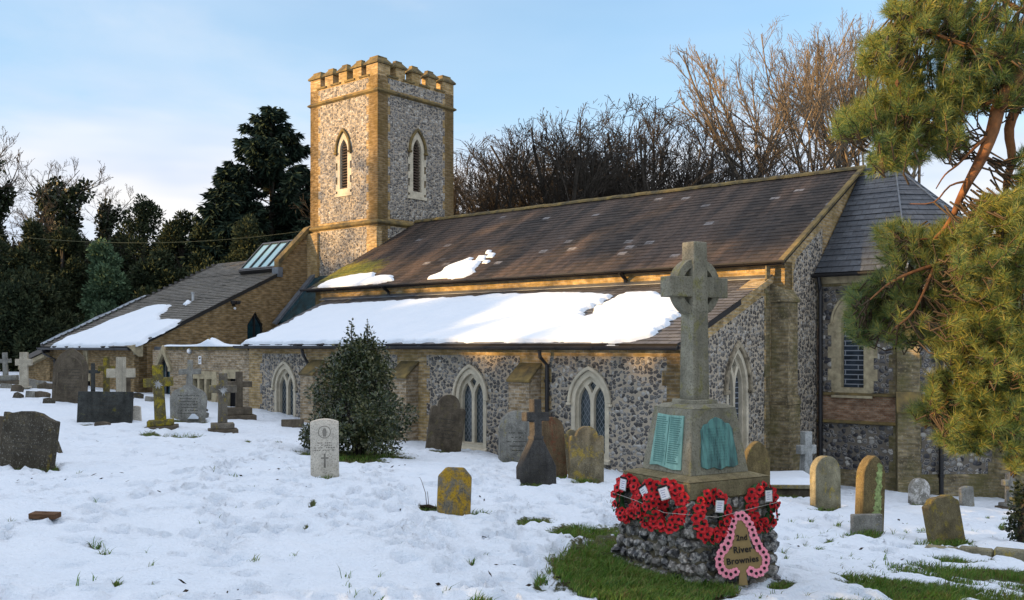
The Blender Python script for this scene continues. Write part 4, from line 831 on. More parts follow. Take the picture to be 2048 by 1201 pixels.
def stone(px, py, kind, w, h, t, yaw, side, backl, mat, label, name='gravestone', cat='gravestone', tp=1.0, bev=.012):
    p, o = place(px, py, yaw, side, backl); r = thing(name, label, cat, p, rot=o)
    taper(MB().prism(stone_profile(kind, w, h), -t / 2, t / 2, fT), tp, h).build('slab', mat, r, bevel=bev); return r
def letters(par, w, z0, z1, rows, mat, y, seed, hgt=.018, dens=.8):
    rr = random.Random(seed); mb = MB()
    for k in range(rows):
        z = z1 - (z1 - z0) * (k + .5) / rows; ln = w * rr.uniform(.55, 1.0); x = -ln / 2
        while x < ln / 2:
            q = rr.uniform(.012, .03); 
            if rr.random() < dens: mb.box((x, -y - .0015, z - hgt / 2), (min(x + q, ln / 2), -y + .002, z + hgt / 2))
            x += q + .008
    mb.build('worn_inscription', mat, par)
def cross_poly(w, h, aw, ah, az, foot=None):
    """cross outline: arm span w, height h, shaft width aw, arm thickness ah, arm centre az"""
    f = foot or aw; a = aw / 2
    return [(-f / 2, -.3), (f / 2, -.3), (a, az - ah / 2), (w / 2, az - ah / 2), (w / 2, az + ah / 2), (a, az + ah / 2), (a, h), (-a, h), (-a, az + ah / 2), (-w / 2, az + ah / 2), (-w / 2, az - ah / 2), (-a, az - ah / 2)]
M_engr = plain('engraved_shadow_stone', (.19, .175, .15), .95, .1, .2, 9, 0); M_engr_d = plain('worn_engraving', (.05, .047, .04), .95, .1, .2, 9, 0)

A_ = stone(52, 936, 'wave', .80, .80, .12, -6, 5, 4, S_dark, 'broad dark lichened gravestone with wavy top, nearest at far left'); letters(A_, .6, .15, .62, 6, M_engr_d, .061, 1)
stone(112, 912, 'ogee', .26, .30, .08, -25, -28, 0, S_dark, 'broken tilted fragment of stone leaning behind the nearest left gravestone', name='stone_fragment', cat='fragment')
stone(-2, 890, 'segment', .22, .50, .09, 10, 3, 0, S_dkbrown, 'dark gravestone cut by the left edge of the photo')
B_ = stone(139, 803, 'gothic', .92, 1.52, .16, 14, 2, 2, S_dkbrown, 'tall weathered arched gravestone before the hall eaves'); MB().prism(arch(0, .70, .1, .85, 1.32, 8), .081, .086, fT, [arch(0, .64, .14, .85, 1.28, 8)]).build('border_moulding', S_dkbrown, B_); letters(B_, .55, .2, .95, 9, M_engr_d, .081, 2)
C_ = stone(210, 842, 'rect', 1.20, .68, .13, 16, 1.5, 7, S_slab, 'wide black rectangular slab standing tilted in the snow'); letters(C_, .9, .1, .6, 5, M_engr_d, .066, 3)
stone(268, 842, 'segment', .34, .36, .10, 10, -4, 3, S_pale, 'small pale rounded stone tucked behind the wide black slab')
p, o = place(242, 806, 20, 0, 1); r = thing('grave_cross', 'plain cream stone cross standing behind the wide black slab', 'cross', p, rot=o); MB().prism(cross_poly(.78, 1.32, .27, .26, .86), -.09, .09, fT).build('cross', S_cream, r, bevel=.01)
def plinth_cross(px, py, w, h, aw, yaw, side, mat, label, bw=.55, bh=.20, boss=None, second=True):
    p, o = place(px, py, yaw, side, 0); r = thing('grave_cross', label, 'cross', p, rot=o)
    taper(MB().prism(cross_poly(w, h, aw, aw * .9, h * .73, aw * 1.15), -aw * .42, aw * .42, fT), 1, h).build('cross', mat, r, bevel=.012)
    if second: MB().box((-bw * .62, -bw * .5, -.25), (bw * .66, bw * .5, bh * .35)).build('lower_step', S_dkbrown, r, bevel=.015)
    MB().box((-bw / 2, -bw * .36, bh * .35), (bw / 2, bw * .36, bh)).build('plinth', mat, r, bevel=.015)
    if boss:
        mb = MB()
        for k in range(26):
            q = rnd.uniform(0, 6.28); l = rnd.uniform(.06, .13); s_, c_ = math.sin(q), math.cos(q)
            mb.add([(s_ * .02 - c_ * .014, -aw * .44 - .012, h * .70 + c_ * .02 + s_ * .014), (s_ * .02 + c_ * .014, -aw * .44 - .012, h * .70 + c_ * .02 - s_ * .014), (s_ * l, -aw * .44 - .02 - rnd.random() * .02, h * .70 + c_ * l)], [(0, 1, 2)])
        mb.tube([(0, -aw * .42, h * .70), (0, -aw * .42 - .03, h * .70)], .05, 8); mb.build('carved_lily', plain('pale_carving', (.36, .36, .35), .9, .1, .3, 12), r)
    return r
plinth_cross(322, 858, .62, 1.42, .22, 16, -3, S_fcross, 'mossy yellow stone cross with carved flower on a stepped plinth', boss=True)
plinth_cross(445, 864, .60, 1.32, .19, 20, .5, stone_mat('ochre_topped_stone', (.17, .15, .12), (.26, .20, .03), .25, spots=.1), 'slim grey cross with carved flower beside the aisle corner', bw=.50, boss=True)
plinth_cross(478, 838, .66, 1.24, .17, 24, 0, S_dkbrown, 'small cross on a broad rocky plinth by the vestry door', bw=.62, bh=.30)
plinth_cross(48, 779, .50, 1.22, .24, 16, 0, S_cream, 'pale blunt cross at the hall corner, far left', bw=.42, bh=.10, second=False)
plinth_cross(12, 768, .40, 1.12, .16, 16, -2, S_grey, 'grey cross on a rough base at the left photo edge', bw=.75, bh=.30)
plinth_cross(186, 790, .42, 1.0, .12, 20, 0, S_slab, 'thin dark cross between the tall arched gravestone and hall window', bw=.4, bh=.1, second=False)
plinth_cross(213, 802, .46, 1.30, .17, 20, 0, S_fcross, 'narrow mossy cross close behind the plain cream cross', bw=.4, bh=.1, second=False)
plinth_cross(256, 800, .34, .95, .14, 18, 0, S_dkbrown, 'low brown cross right behind the plain cream cross', bw=.36, bh=.1, second=False)
# stone with a cross rising from its shoulders
p, o = place(376, 838, 14, 2, 3); r = thing('gravestone', 'grey hooded gravestone topped by a tilted stone cross', 'gravestone', p, rot=o)
MB().prism([(-.40, -.3), (.40, -.3), (.45, .52), (.40, .66), (.30, .74), (.19, .78), (.10, .86), (-.10, .86), (-.19, .78), (-.30, .74), (-.40, .66), (-.45, .52)], -.10, .10, fT).build('slab', S_grey, r, bevel=.015)
MB().prism([(-.08, .84), (.08, .84), (.065, 1.12), (.27, 1.14), (.27, 1.28), (.065, 1.26), (.065, 1.48), (-.065, 1.48), (-.065, 1.26), (-.27, 1.24), (-.27, 1.10), (-.065, 1.12)], -.07, .07, fT).build('cross', S_grey, r, bevel=.01); letters(r, .6, .1, .62, 7, M_engr_d, .101, 5)
MB().prism([(.0, .0), (.26, .0), (.26, .05), (.16, .13), (.1, .13)], .10, .16, fT).build('lodged_snow', M_snow, r, smooth=True)
K_ = stone(650, 953, 'segment', .375, .775, .085, 10, -.6, -1, S_pale, 'clean pale war grave stone with curved top beside the holly bush', bev=.006)
em = MB(); ring = [(.085 * math.cos(R(a)), .60 + .085 * math.sin(R(a))) for a in range(0, 360, 20)]; em.prism(ring, .0425, .0445, fT, [[(x * .88, .60 + (z - .60) * .88) for x, z in ring]]); em.prism([(-.02, .54), (.02, .54), (.03, .60), (.015, .65), (-.015, .65), (-.03, .60)], .0425, .0445, fT); em.prism([(-.012, .12), (.012, .12), (.012, .24), (.05, .24), (.05, .262), (.012, .262), (.012, .31), (-.012, .31), (-.012, .262), (-.05, .262), (-.05, .24), (-.012, .24)], .0425, .0445, fT); em.build('carved_emblem', M_engr, K_)
letters(K_, .28, .34, .47, 4, M_engr, .0425, 8, .014)
L_ = stone(886, 902, 'shoulder', .80, 1.27, .14, 14, 8, 3, S_dkbrown, 'dark brown shouldered gravestone leaning before an aisle window'); letters(L_, .5, .25, .75, 6, M_engr_d, .071, 9)
M1 = stone(1031, 925, 'round', .72, 1.06, .14, 18, 2, 2, S_grey, 'grey round-topped gravestone behind the dark cross-topped one'); letters(M1, .45, .2, .65, 5, M_engr_d, .071, 10)
p, o = place(1073, 970, 26, 1.0, 4); r = thing('gravestone', 'charcoal gravestone sloping up into a tall cross with lit left edge', 'gravestone', p, rot=o)
MB().prism([(-.31, -.3), (.31, -.3), (.31, .28), (.085, .70), (.07, .78), (.07, .98), (.20, .98), (.20, 1.12), (.07, 1.12), (.07, 1.32), (-.07, 1.32), (-.07, 1.12), (-.20, 1.12), (-.20, .98), (-.07, .98), (-.07, .78), (-.085, .70), (-.31, .28)], -.085, .085, fT).build('slab', S_char, r, bevel=.012)
MB().box((-.09, -.10, .70), (.09, .10, .75)).build('neck_band', S_char, r, bevel=.008); letters(r, .36, .05, .5, 6, M_engr_d, .086, 11, .014)
stone(1107, 951, 'round', .50, 1.04, .12, 26, -3, 3, S_brown, 'reddish brown round gravestone close behind the charcoal cross stone')
P_ = stone(1172, 959, 'ears', .63, .93, .12, 12, 1, 2, S_lichen, 'pale lichen-spotted gravestone with small eared shoulders by the aisle window')
stone(1143, 948, 'ears', .30, .82, .10, 12, 0, 1, S_lichen, 'narrow lichened gravestone half hidden by the eared one')
stone(907, 1028, 'octagon', .385, .53, .09, 12, 3.5, 8, S_yellow, 'small clipped-corner gravestone crusted with bright yellow lichen')
stone(585, 856, 'rect', .55, .20, .30, 14, 0, 10, S_dkbrown, 'low stone block in the snow left of the holly bush', name='stone_block', cat='stone')
S_ = stone(1512, 992, 'gothic', .58, 1.02, .13, 26, 2, 2, S_greenish, 'brown arched gravestone just behind the war memorial')
T_ = stone(1651, 1016, 'round', .58, .91, .15, 24, 2, 3, S_olive, 'olive round-topped gravestone with yellow lichen crown')
U_ = stone(1738, 1060, 'gothic', .46, 1.08, .15, 28, 5, 2, S_greenish, 'tall arched gravestone streaked pale green with a footstone before it')
_q = random.Random(8); _rt = [(.15 + _q.uniform(-.02, .02) - .06 * max(0, (z - .8)) , z) for z in np.arange(.16, .95, .025)]; _lt = [(-.02 + .09 * (z - .16) + _q.uniform(-.03, .03), z) for z in np.arange(.18, .96, .025)]
al = MB(); al.prism(_rt + [(.08, .98)] + _lt[::-1], .0755, .0765, fT); al.build('algae_streak', M_algae, U_)
stone(1733, 1063, 'rect', .47, .245, .09, 12, 1, 2, S_grey, 'low grey footstone leaning against the green-streaked gravestone', name='footstone', cat='footstone')
stone(1838, 1009, 'round', .46, .53, .12, 16, 2, 2, S_whiteish, 'small round gravestone crusted white, below the apse downpipe')
W_ = stone(1893, 1080, 'scoop', .60, .62, .13, 24, -7, 6, stone_mat('rusty_lichen_stone', (.15, .125, .07), (.22, .17, .03), .35, spots=.1), 'leaning rusty gravestone with sunlit left edge at right')
stone(1934, 1014, 'segment', .34, .43, .09, 20, -3, 2, S_grey, 'small grey gravestone right of the white-crusted one')
plinth_cross(2018, 1017, .38, .74, .14, 24, 1, S_grey, 'small grey cross beside the ivy stump at right', bw=.36, bh=.12)
# tall pale cross against the chancel buttress, ledger tomb, kerb
r = thing('grave_cross', 'tall pale marble cross standing by the chancel corner', 'cross', (6.53, 21.2, gz(6.53, 21.2)), rot=(0, 0, R(24)))
MB().prism(cross_poly(.44, 1.26, .20, .20, .86, .34), -.09, .09, fT).build('cross', stone_mat('pale_marble', (.36, .37, .36), (.2, .2, .17), .15, dark=.3, spots=.05), r, bevel=.012); MB().box((-.35, -.24, -.2), (.35, .24, .12)).build('plinth', S_dkbrown, r, bevel=.015)
p = hit(1556, 988); r = thing('ledger_tomb', 'low ledger tomb with a snow-covered top behind the memorial', 'tomb', p, rot=(0, 0, R(-3)))
MB().box((-.75, -.3, -.3), (.85, 1.1, .15)).build('base', S_dkbrown, r, bevel=.02); MB().box((-.82, -.38, .15), (.92, 1.18, .23)).build('slab', S_olive, r, bevel=.012)
sn = thing('tomb_snow', 'flat cushion of snow lying on the ledger tomb', 'snow', p, rot=(0, 0, R(-3)))
mb = MB(); g = 10
def sg_(i, j, f): u, v = i / g, j / g; e = min(u, 1 - u, v, 1 - v); return (-.80 + 1.70 * u, -.36 + 1.52 * v, .232 + .10 * math.sqrt(min(1, e * 9)) + .01 * math.sin(u * 9 + v * 7) * (e > .05))
mb.add([sg_(i, j, 0) for j in range(g + 1) for i in range(g + 1)], [(j * (g + 1) + i, j * (g + 1) + i + 1, (j + 1) * (g + 1) + i + 1, (j + 1) * (g + 1) + i) for j in range(g) for i in range(g)]); mb.build('snow_cushion', M_snow, sn, smooth=True, uv=False)
k0, k1 = hit(1850, 1098), hit(2060, 1128); d = (k1 - k0); ln = d.length; r = thing('grave_kerb', 'low stone grave kerb edging the grass at far right', 'kerb', k0, math.atan2(d.y, d.x))
for k in range(3): MB().box((ln * k / 3 + .006, -.09, -.3), (ln * (k + 1) / 3 - .006, .09, .05 + .03 * k)).build('kerb_stone', S_olive, r, bevel=.02)
p = hit(90, 1047) + Vector((0, 0, .05)); r = thing('wooden_marker', 'small flat wooden grave marker lying in the snow, bottom left', 'marker', p, rot=(R(3), R(1), R(-4)))
M_old = plain('old_brown_wood', (.10, .055, .03), .9, .15, .4, 12, .4, st=(1, 6, 6)); MB().prism([(-.13, -.06), (.13, -.06), (.13, .06), (-.13, .06)], .0, .05, lambda a, b, c: (a, b, c), [[(-.06, 0), (0, -.022), (.06, 0), (0, .022)]]).build('board', M_old, r, bevel=.004)
for k, (x, y, w, h) in enumerate([(12,778,.35,.10),(34,784,.30,.16),(36,796,.22,.10),(62,795,.28,.12),(84,796,.42,.14),(98,806,.3,.08),(70,777,.6,.22),(92,778,.5,.14),(275,795,.35,.10),(300,803,.3,.07),(205,851,.30,.03),(395,822,.5,.10),(400,834,.4,.08)]):
    o = stone(x, y, ['rect', 'segment', 'ogee'][k % 3], w, h + .05, .2 + .05 * (k % 2), rnd.uniform(-20, 30), rnd.uniform(-8, 8), rnd.uniform(0, 25), [S_grey, S_dkbrown, S_dark][k % 3], ['flat grey rubble stone at the far left photo edge', 'squat dark rubble stone second from the left edge', 'small rubble stone below the squat dark one at left', 'low rubble stone in front of the pale blunt cross', 'rounded rubble lump left of the tall arched gravestone', 'low broken kerb piece before the tall arched gravestone', 'wide rubble heap stone at the foot of the pale blunt cross', 'long low stone against the hall wall at left', 'flat stone in snow behind the black slab', 'half buried stone left of the mossy yellow cross', 'thin flat stone in the snow before the black slab', 'low kerb stone right of the hooded gravestone', 'half buried kerb stone right of the hooded gravestone foot'][k], name='rubble_stone', cat='stone')
def bark_tube(name, pts, rad, mat, parent, n=7): return MB().tube(pts, rad, n).build(name, mat, parent, smooth=True, uv=False)
p = hit(858, 1018); r = thing('dead_stalks', 'two bare dead stalks rising left of the yellow gravestone', 'stalks', p)
for dx, h in ((-.10, .36), (-.02, .20)): bark_tube('stalk', [(-.01 + dx * .1, 0, -.05), (dx * .4, 0, h * .5), (dx * .9, .02, h * .9), (dx * 1.1, .02, h)], [.005, .004, .003, .002], M_twig, r, 5)
bark_tube('root_piece', [(-.12, 0, .02), (0, -.02, .03), (.15, -.05, .0)], [.02, .025, .01], M_soil, r)

# ------------------------------------------------------------------ war memorial
MEM = (1.80, 9.42); MZ = gz(*MEM); yw = R(30); mem = thing('war_memorial', 'granite wheel-cross war memorial on a tapering pedestal and flint base', 'memorial', (*MEM, EYE), yw)
def frustum(mb, s0, s1, z0, z1, m=0):
    a, b = s0 / 2, s1 / 2; return mb.add([(-a, -a, z0), (a, -a, z0), (a, a, z0), (-a, a, z0), (-b, -b, z1), (b, -b, z1), (b, b, z1), (-b, b, z1)], [(3, 2, 1, 0), (4, 5, 6, 7), (0, 1, 5, 4), (1, 2, 6, 5), (2, 3, 7, 6), (3, 0, 4, 7)], m)
BZ0, BZ1, SZ1, PZ1 = -2.55, -1.43, -1.225, -.58
core = frustum(MB(), 1.16, .98, BZ0, BZ1).build('mortar_core', plain('rough_mortar', (.14, .12, .08), .95, .1, .4, 9, .8), mem)
def flints():
    rr = random.Random(4); V = []; F_ = []
    bm = bmesh.new(); bmesh.ops.create_icosphere(bm, subdivisions=2, radius=1); base = [v.co.copy() for v in bm.verts]; tri = [tuple(v.index for v in f.verts) for f in bm.faces]; bm.free()
    from mathutils import noise as mn
    for side in range(4):
        q = Matrix.Rotation(side * math.pi / 2, 4, 'Z'); rows = 10
        for j in range(rows):
            z = BZ0 + (j + .5) * (BZ1 - BZ0) / rows; half = .58 - (.58 - .49) * (z - BZ0) / (BZ1 - BZ0); x = -half - .02
            while x < half - .02:
                w = rr.uniform(.09, .17); c = Vector((min(x + w / 2, half - .01), -half + .012, z + rr.uniform(-.012, .012))); sd = Vector((rr.random() * 50, rr.random() * 50, 3))
                sc = Vector((w * .54, rr.uniform(.05, .075), rr.uniform(.050, .066))); o = len(V)
                for b_ in base:
                    k = 1 + .5 * mn.noise(b_ * 1.5 + sd) + .22 * mn.noise(b_ * 3.5 + sd); p = Vector((b_.x * sc.x * k, b_.y * sc.y * k, b_.z * sc.z * k)) + c; V.append(tuple(q @ p))
                F_ += [tuple(i + o for i in t) for t in tri]; x += w * .96
    return V, F_
M_nod, nt, b = mk('knapped_flint', .35, .5); g = nd(nt, 'NewGeometry').outputs['Random Per Island']; ob = obn(nt)
nn = noise(nt, ob, 26, 5, .7, .6); c1 = ramp(nt, g, [(0, (.016, .016, .02)), (.5, (.035, .034, .034)), (.8, (.09, .082, .07)), (1, (.22, .20, .17))])
L(nt, mixc(nt, ramp(nt, noise(nt, mapv(nt, ob, (1, 1, 1), (3, 3, 3)), 11, 5, .7, .4), [(.46, 0.0), (.56, .9)]), c1, mixc(nt, ramp(nt, nn, [(.35, 0.0), (.65, 1.0)]), (.02, .02, .024), (.52, .49, .44))), b.inputs[0]); bump(nt, b, nn, .5, .012)
V, F_ = flints(); MB().add(V, F_).build('flint_masonry', M_nod, mem, smooth=False, uv=False)
frustum(MB(), 1.02, 1.02, BZ1, SZ1 - .03).build('ledge', S_ledge, mem, bevel=.018); frustum(MB(), 1.02, .76, SZ1 - .031, SZ1 + .004).build('ledge_weathering', S_ledge, mem)
frustum(MB(), .735, .565, SZ1, PZ1 - .02).build('pedestal', S_mem, mem, bevel=.008); frustum(MB(), .565, .43, PZ1 - .021, PZ1 + .015).build('pedestal_cap', S_mem, mem)
frustum(MB(), .33, .31, PZ1 + .01, PZ1 + .055).build('collar', S_mem, mem, bevel=.006)
cx = MB(); t0, t1 = .105, .088; zb, zt, zc = PZ1 + .05, 1.02, .575
cx.add([(-t0, -t0, zb), (t0, -t0, zb), (t0, t0, zb), (-t0, t0, zb), (-t1, -t1, zt), (t1, -t1, zt), (t1, t1, zt), (-t1, t1, zt)], [(3, 2, 1, 0), (4, 5, 6, 7), (0, 1, 5, 4), (1, 2, 6, 5), (2, 3, 7, 6), (3, 0, 4, 7)])
cx.build('shaft', S_mem, mem, bevel=.008); MB().box((-.365, -.083, zc - .10), (.365, .083, zc + .10)).build('arms', S_mem, mem, bevel=.008)
rg_ = [(.285 * math.cos(R(a)), zc + .285 * math.sin(R(a))) for a in range(0, 360, 9)]; MB().prism(rg_, -.06, .06, fT, [[(.205 * math.cos(R(a)), zc + .205 * math.sin(R(a))) for a in range(0, 360, 9)]]).build('ring', S_mem, mem, bevel=.004)
M_verd = plain('verdigris_bronze', (.16, .33, .29), .65, .3, .25, 5, .3, c2=(.24, .44, .38), st=(3, 3, .6)); M_verd_d, nt, b = mk('streaked_verdigris', .6, .35); ob = obn(nt)
L(nt, mixc(nt, ramp(nt, noise(nt, mapv(nt, ob, (14, 14, 1.2)), 1.0, 4, .65), [(.42, 0.0), (.62, .9)]), mixc(nt, noise(nt, ob, 7, 3), (.06, .19, .18), (.14, .32, .29)), (.015, .035, .04)), b.inputs[0])
tl = math.atan((.735 - .565) / 2 / (PZ1 - .02 - SZ1))
def face_fr(side, z0):
    """frame on a pedestal face: a across, b up the slope, c outwards"""
    q = Matrix.Rotation(side * math.pi / 2, 3, 'Z'); h0 = .735 / 2 - math.tan(tl) * (z0 - SZ1)
    return lambda a, b, c: tuple(q @ Vector((a, -h0 + math.sin(tl) * b - math.cos(tl) * c, z0 + math.cos(tl) * b + math.sin(tl) * c)))
f0 = face_fr(0, SZ1 + .06); f3 = face_fr(3, SZ1 + .06)
w = .20; H_ = .50; sh = [(-w - .03, .02), (-w * .8, -.005), (-w * .4, .01), (0, -.02), (w * .4, .01), (w * .8, -.005), (w + .03, .02), (w + .025, .12), (w + .0, .28), (w + .0, .36), (w * .78, .42), (w * .55, .425), (w * .35, .46), (0, .485), (-w * .35, .46), (-w * .55, .425), (-w * .78, .42), (-w, .36), (-w, .28), (-w - .025, .12)]
MB().prism(sh, .0, .016, f0).build('shaped_plaque', M_verd_d, mem, bevel=.003)
pl = MB().prism([(-.235, -.01), (-.12, .005), (0, -.012), (.12, -.025), (.235, -.015), (.215, .20), (.20, .50), (0, .495), (-.19, .505), (-.215, .25)], .0, .016, f3).build('name_plaque', M_verd, mem, bevel=.003)
lt = MB(); rr = random.Random(12)
for cx_ in (-.105, .105):
    for k in range(22):
        x = cx_ - .08; z = .465 - k * .0205
        while x < cx_ + rr.uniform(.03, .08): q = rr.uniform(.008, .02); lt.box((x, z, .0161), (x + q, z + .010, .0185), 0, f3); x += q + .005
lt.box((-.003, .01, .0161), (.003, .48, .02), 0, f3); lt.build('raised_names', plain('dark_verdigris', (.08, .19, .17), .6, .3, .3, 9, 0), pl)
lt = MB()
for k in range(12):
    x = -.13; z = .37 - k * .027
    while x < rr.uniform(.08, .14): q = rr.uniform(.008, .02); lt.box((x, z, .0161), (x + q, z + .011, .0185), 0, f0); x += q + .006
lt.build('raised_names', M_verd_d, mem)

# poppy wreaths
M_red = plain('poppy_red_paper', (.54, .014, .02), .6, .3, .3, 20, .1); M_pink = plain('pink_felt', (.86, .30, .38), .8, .2, .12, 20, .1); M_kraft = plain('brown_card', (.25, .175, .075), .85, .2, .12, 6, .1); M_leafg = plain('paper_leaf_green', (.02, .07, .02), .6, .3, .3, 9, 0)
M_card = plain('printed_card', (.66, .66, .70), .4, .4, .08, 40, 0); M_clear = plain('card_sleeve', (.35, .35, .34), .25, .5, .2, 10, 0); M_string = plain('white_string', (.42, .41, .37), .9, .1, .1, 8, 0)
def poppy_mesh(name, m1, rad, seed, petals=5, cup=.35):
    rr = random.Random(seed); mb = MB()
    for k in range(petals):
        a0 = 2 * math.pi * k / petals + rr.uniform(-.1, .1); w_ = math.pi / petals * 1.25; lift = .10 * rad * (k % 2); n = 5
        V = [(0, -lift - .002, 0)]
        for j in range(n): a = a0 - w_ + 2 * w_ * j / (n - 1); rj = rad * (.80 + .22 * math.sin(math.pi * j / (n - 1))) * rr.uniform(.92, 1.06); V.append((math.cos(a) * rj, -lift - cup * rad * rr.uniform(.4, 1.0), math.sin(a) * rj)); 
        mb.add(V, [(0, j + 1, j + 2) for j in range(n - 1)], 0)
    mb.tube([(0, -.008, 0), (0, -.016 - cup * rad * .25, 0)], [rad * .36, rad * .28], 8, 1)
    o = mb.build(name, [m1, M_ink], uv=False); me = o.data; bpy.data.objects.remove(o); return me
RED = [poppy_mesh('poppy', M_red, .043, s) for s in range(4)]; PINK = [poppy_mesh('felt_poppy', M_pink, .046, s, 6, .03) for s in range(3)]
def wreath(pos, yaw, pitch, roll, w, h, label, card=(0, .15, 0), seed=0):
    r = thing('poppy_wreath', label, 'wreath', pos, rot=(pitch, roll, yaw), group='red poppy wreaths on the memorial'); rr = random.Random(seed)
    n = 40; a, b_ = w / 2 - .062, h / 2 - .062; ringp = [(a * math.cos(2 * math.pi * k / n), .03, b_ * math.sin(2 * math.pi * k / n)) for k in range(n + 1)]
    MB().tube(ringp, .045, 7, cap=False).build('backing_ring', M_leafg, r, smooth=True, uv=False)
    for (ra, rb, m, ph, y) in [(w / 2 - .028, h / 2 - .028, 16, 0, -.006), (w / 2 - .100, h / 2 - .100, 9, .2, -.008), (w / 2 - .064, h / 2 - .064, 11, .5, -.026)]:
        for k in range(m):
            t = 2 * math.pi * (k + ph) / m + rr.uniform(-.08, .08); o = bpy.data.objects.new('poppy', RED[rr.randrange(4)]); C.objects.link(o); o.parent = r
            o.location = (ra * math.cos(t) + rr.uniform(-.006, .006), y + rr.uniform(-.006, .006), rb * math.sin(t) + rr.uniform(-.006, .006)); o.rotation_euler = (rr.uniform(-.35, .35) - .3 * math.sin(t), rr.uniform(0, 6.28), rr.uniform(-.35, .35) + .35 * math.cos(t) * (ra > .1)); s = rr.uniform(.85, 1.1); o.scale = (s, s, s)
    lf = MB()
    for k in range(9): t = -math.pi / 2 + rr.uniform(-1.3, 1.3); x, z = (w / 2 - .02) * math.cos(t), (h / 2 - .02) * math.sin(t); dx, dz = math.cos(t) * .04, math.sin(t) * .04; lf.add([(x, -.01, z), (x + dx * .6 - dz * .35, -.025, z + dz * .6 + dx * .35), (x + dx, -.015, z + dz), (x + dx * .6 + dz * .35, -.02, z + dz * .6 - dx * .35)], [(0, 1, 2, 3)])
    lf.build('leaves', M_leafg, r, uv=False)
    cx_, cz_, an = card; q = Matrix.Rotation(an, 3, 'Y'); fr = lambda a, b, c: tuple(q @ Vector((a, -c, b)) + Vector((cx_, -.078, cz_)))
    co = MB().box((-.045, -.06, 0), (.045, .07, .002), 0, fr).build('card_sleeve', M_clear, r)
    MB().box((-.038, -.05, .0022), (.038, .052, .004), 0, fr).build('card', M_card, co); MB().box((-.047, .052, .0022), (.047, .072, .007), 0, fr).build('sleeve_bar', M_ink, co)
    sc = MB()
    for k in range(4): sc.box((-.028, -.035 + k * .02, .0041), (-.028 + rr.uniform(.03, .055), -.029 + k * .02, .0048), 0, fr)
    sc.build('handwriting', plain('card_print_%d' % seed, (.25, .27, .40), .7, .2, .1, 5, 0), co)
    return r
def on_mem(side, a, z, off):
    h = max(.51, .49 + .09 * (BZ1 - z) / (BZ1 - BZ0)); q = Matrix.Rotation(yw + side * math.pi / 2, 3, 'Z'); p = q @ Vector((a, -h - off, 0)); return (MEM[0] + p.x, MEM[1] + p.y, EYE + z)
fy, ly = yw, yw - math.pi / 2
wreath(on_mem(3, -.31, -1.50, .075), ly + R(8), R(-4), R(2), .41, .47, 'leftmost red poppy wreath on the memorial base, card at its top', (.0, .14, .05), 1)
wreath(on_mem(3, .06, -1.51, .07), ly + R(14), R(-3), R(-4), .40, .46, 'second red poppy wreath from the left, half hidden with a slanted card', (-.02, .12, -.55), 2)
wreath(on_mem(3, .36, -1.47, .14), ly + R(46), R(-4), R(-5), .43, .48, 'middle red poppy wreath hung highest, overlapping its left neighbour', (.0, .12, -.25), 3)
wreath(on_mem(0, -.30, -1.565, .08), fy - R(10), R(-4), R(3), .41, .50, 'red poppy wreath just right of the base corner, above the pink sign', (.03, .10, .06), 4)
wreath(on_mem(0, .33, -1.53, .075), fy - R(2), R(-3), R(2), .41, .48, 'rightmost red poppy wreath on the memorial base', (.01, .11, -.03), 5)
sp = [on_mem(3, .62 - 1.2, -1.46, .12), on_mem(3, -.1, -1.49, .13), (on_mem(3, .42, -1.52, .21)), on_mem(0, -.30, -1.56, .16), on_mem(0, .1, -1.53, .12), on_mem(0, .45, -1.49, .14), on_mem(0, .60, -1.46, .02)]
tag(MB().tube(sp, .0022, 5).build('tie_string', M_string, uv=False), 'white string tied round the memorial across the wreaths', 'string')
# hand-lettered trefoil sign
sp_ = on_mem(0, -.06, -2.06, .20); gl_ = gz(sp_[0], sp_[1]); sg_t = thing('tribute_sign', 'pink poppy edged trefoil sign hand lettered 2nd River Brownies', 'sign', (sp_[0], sp_[1], gl_), rot=(R(-9), R(2), fy - R(16)))
u = 1.0
bd = [(-.045, .0), (.045, .0), (.035, .10), (.05, .16), (.10, .13), (.15, .13), (.19, .17), (.20, .23), (.18, .29), (.13, .32), (.08, .33), (.065, .40), (.05, .50), (.03, .60), (.0, .63), (-.03, .60), (-.05, .50), (-.065, .40), (-.08, .33), (-.13, .32), (-.18, .29), (-.20, .23), (-.19, .17), (-.15, .13), (-.10, .13), (-.05, .16), (-.035, .10)]
bd = [(x * (1.3 if z > .32 else 1), z) for x, z in bd]; MB().prism(bd, -.005, .005, fT).build('board', M_kraft, sg_t, bevel=.001)
edge_pts = [(.075, .125), (.12, .105), (.165, .115), (.20, .15), (.22, .20), (.222, .25), (.20, .295), (.165, .33), (.12, .35), (.10, .40), (.085, .45), (.075, .50), (.06, .55), (.045, .60), (.012, .63), (-.03, .625), (-.055, .58), (-.07, .53), (-.08, .48), (-.088, .43), (-.10, .38), (-.13, .345), (-.17, .325), (-.205, .29), (-.222, .24), (-.22, .19), (-.20, .145), (-.165, .112), (-.12, .102), (-.075, .122)]
edge_pts = [(x * (1.42 if .34 < z < .6 else 1.06), z) for x, z in edge_pts]
for k, (x, z) in enumerate(edge_pts): o = bpy.data.objects.new('felt_poppy', PINK[k % 3]); C.objects.link(o); o.parent = sg_t; o.location = (x, -.008 - .003 * (k % 2), z); o.rotation_euler = (0, rnd.uniform(0, 6.28), 0); s = rnd.uniform(.9, 1.05); o.scale = (s, s, s)
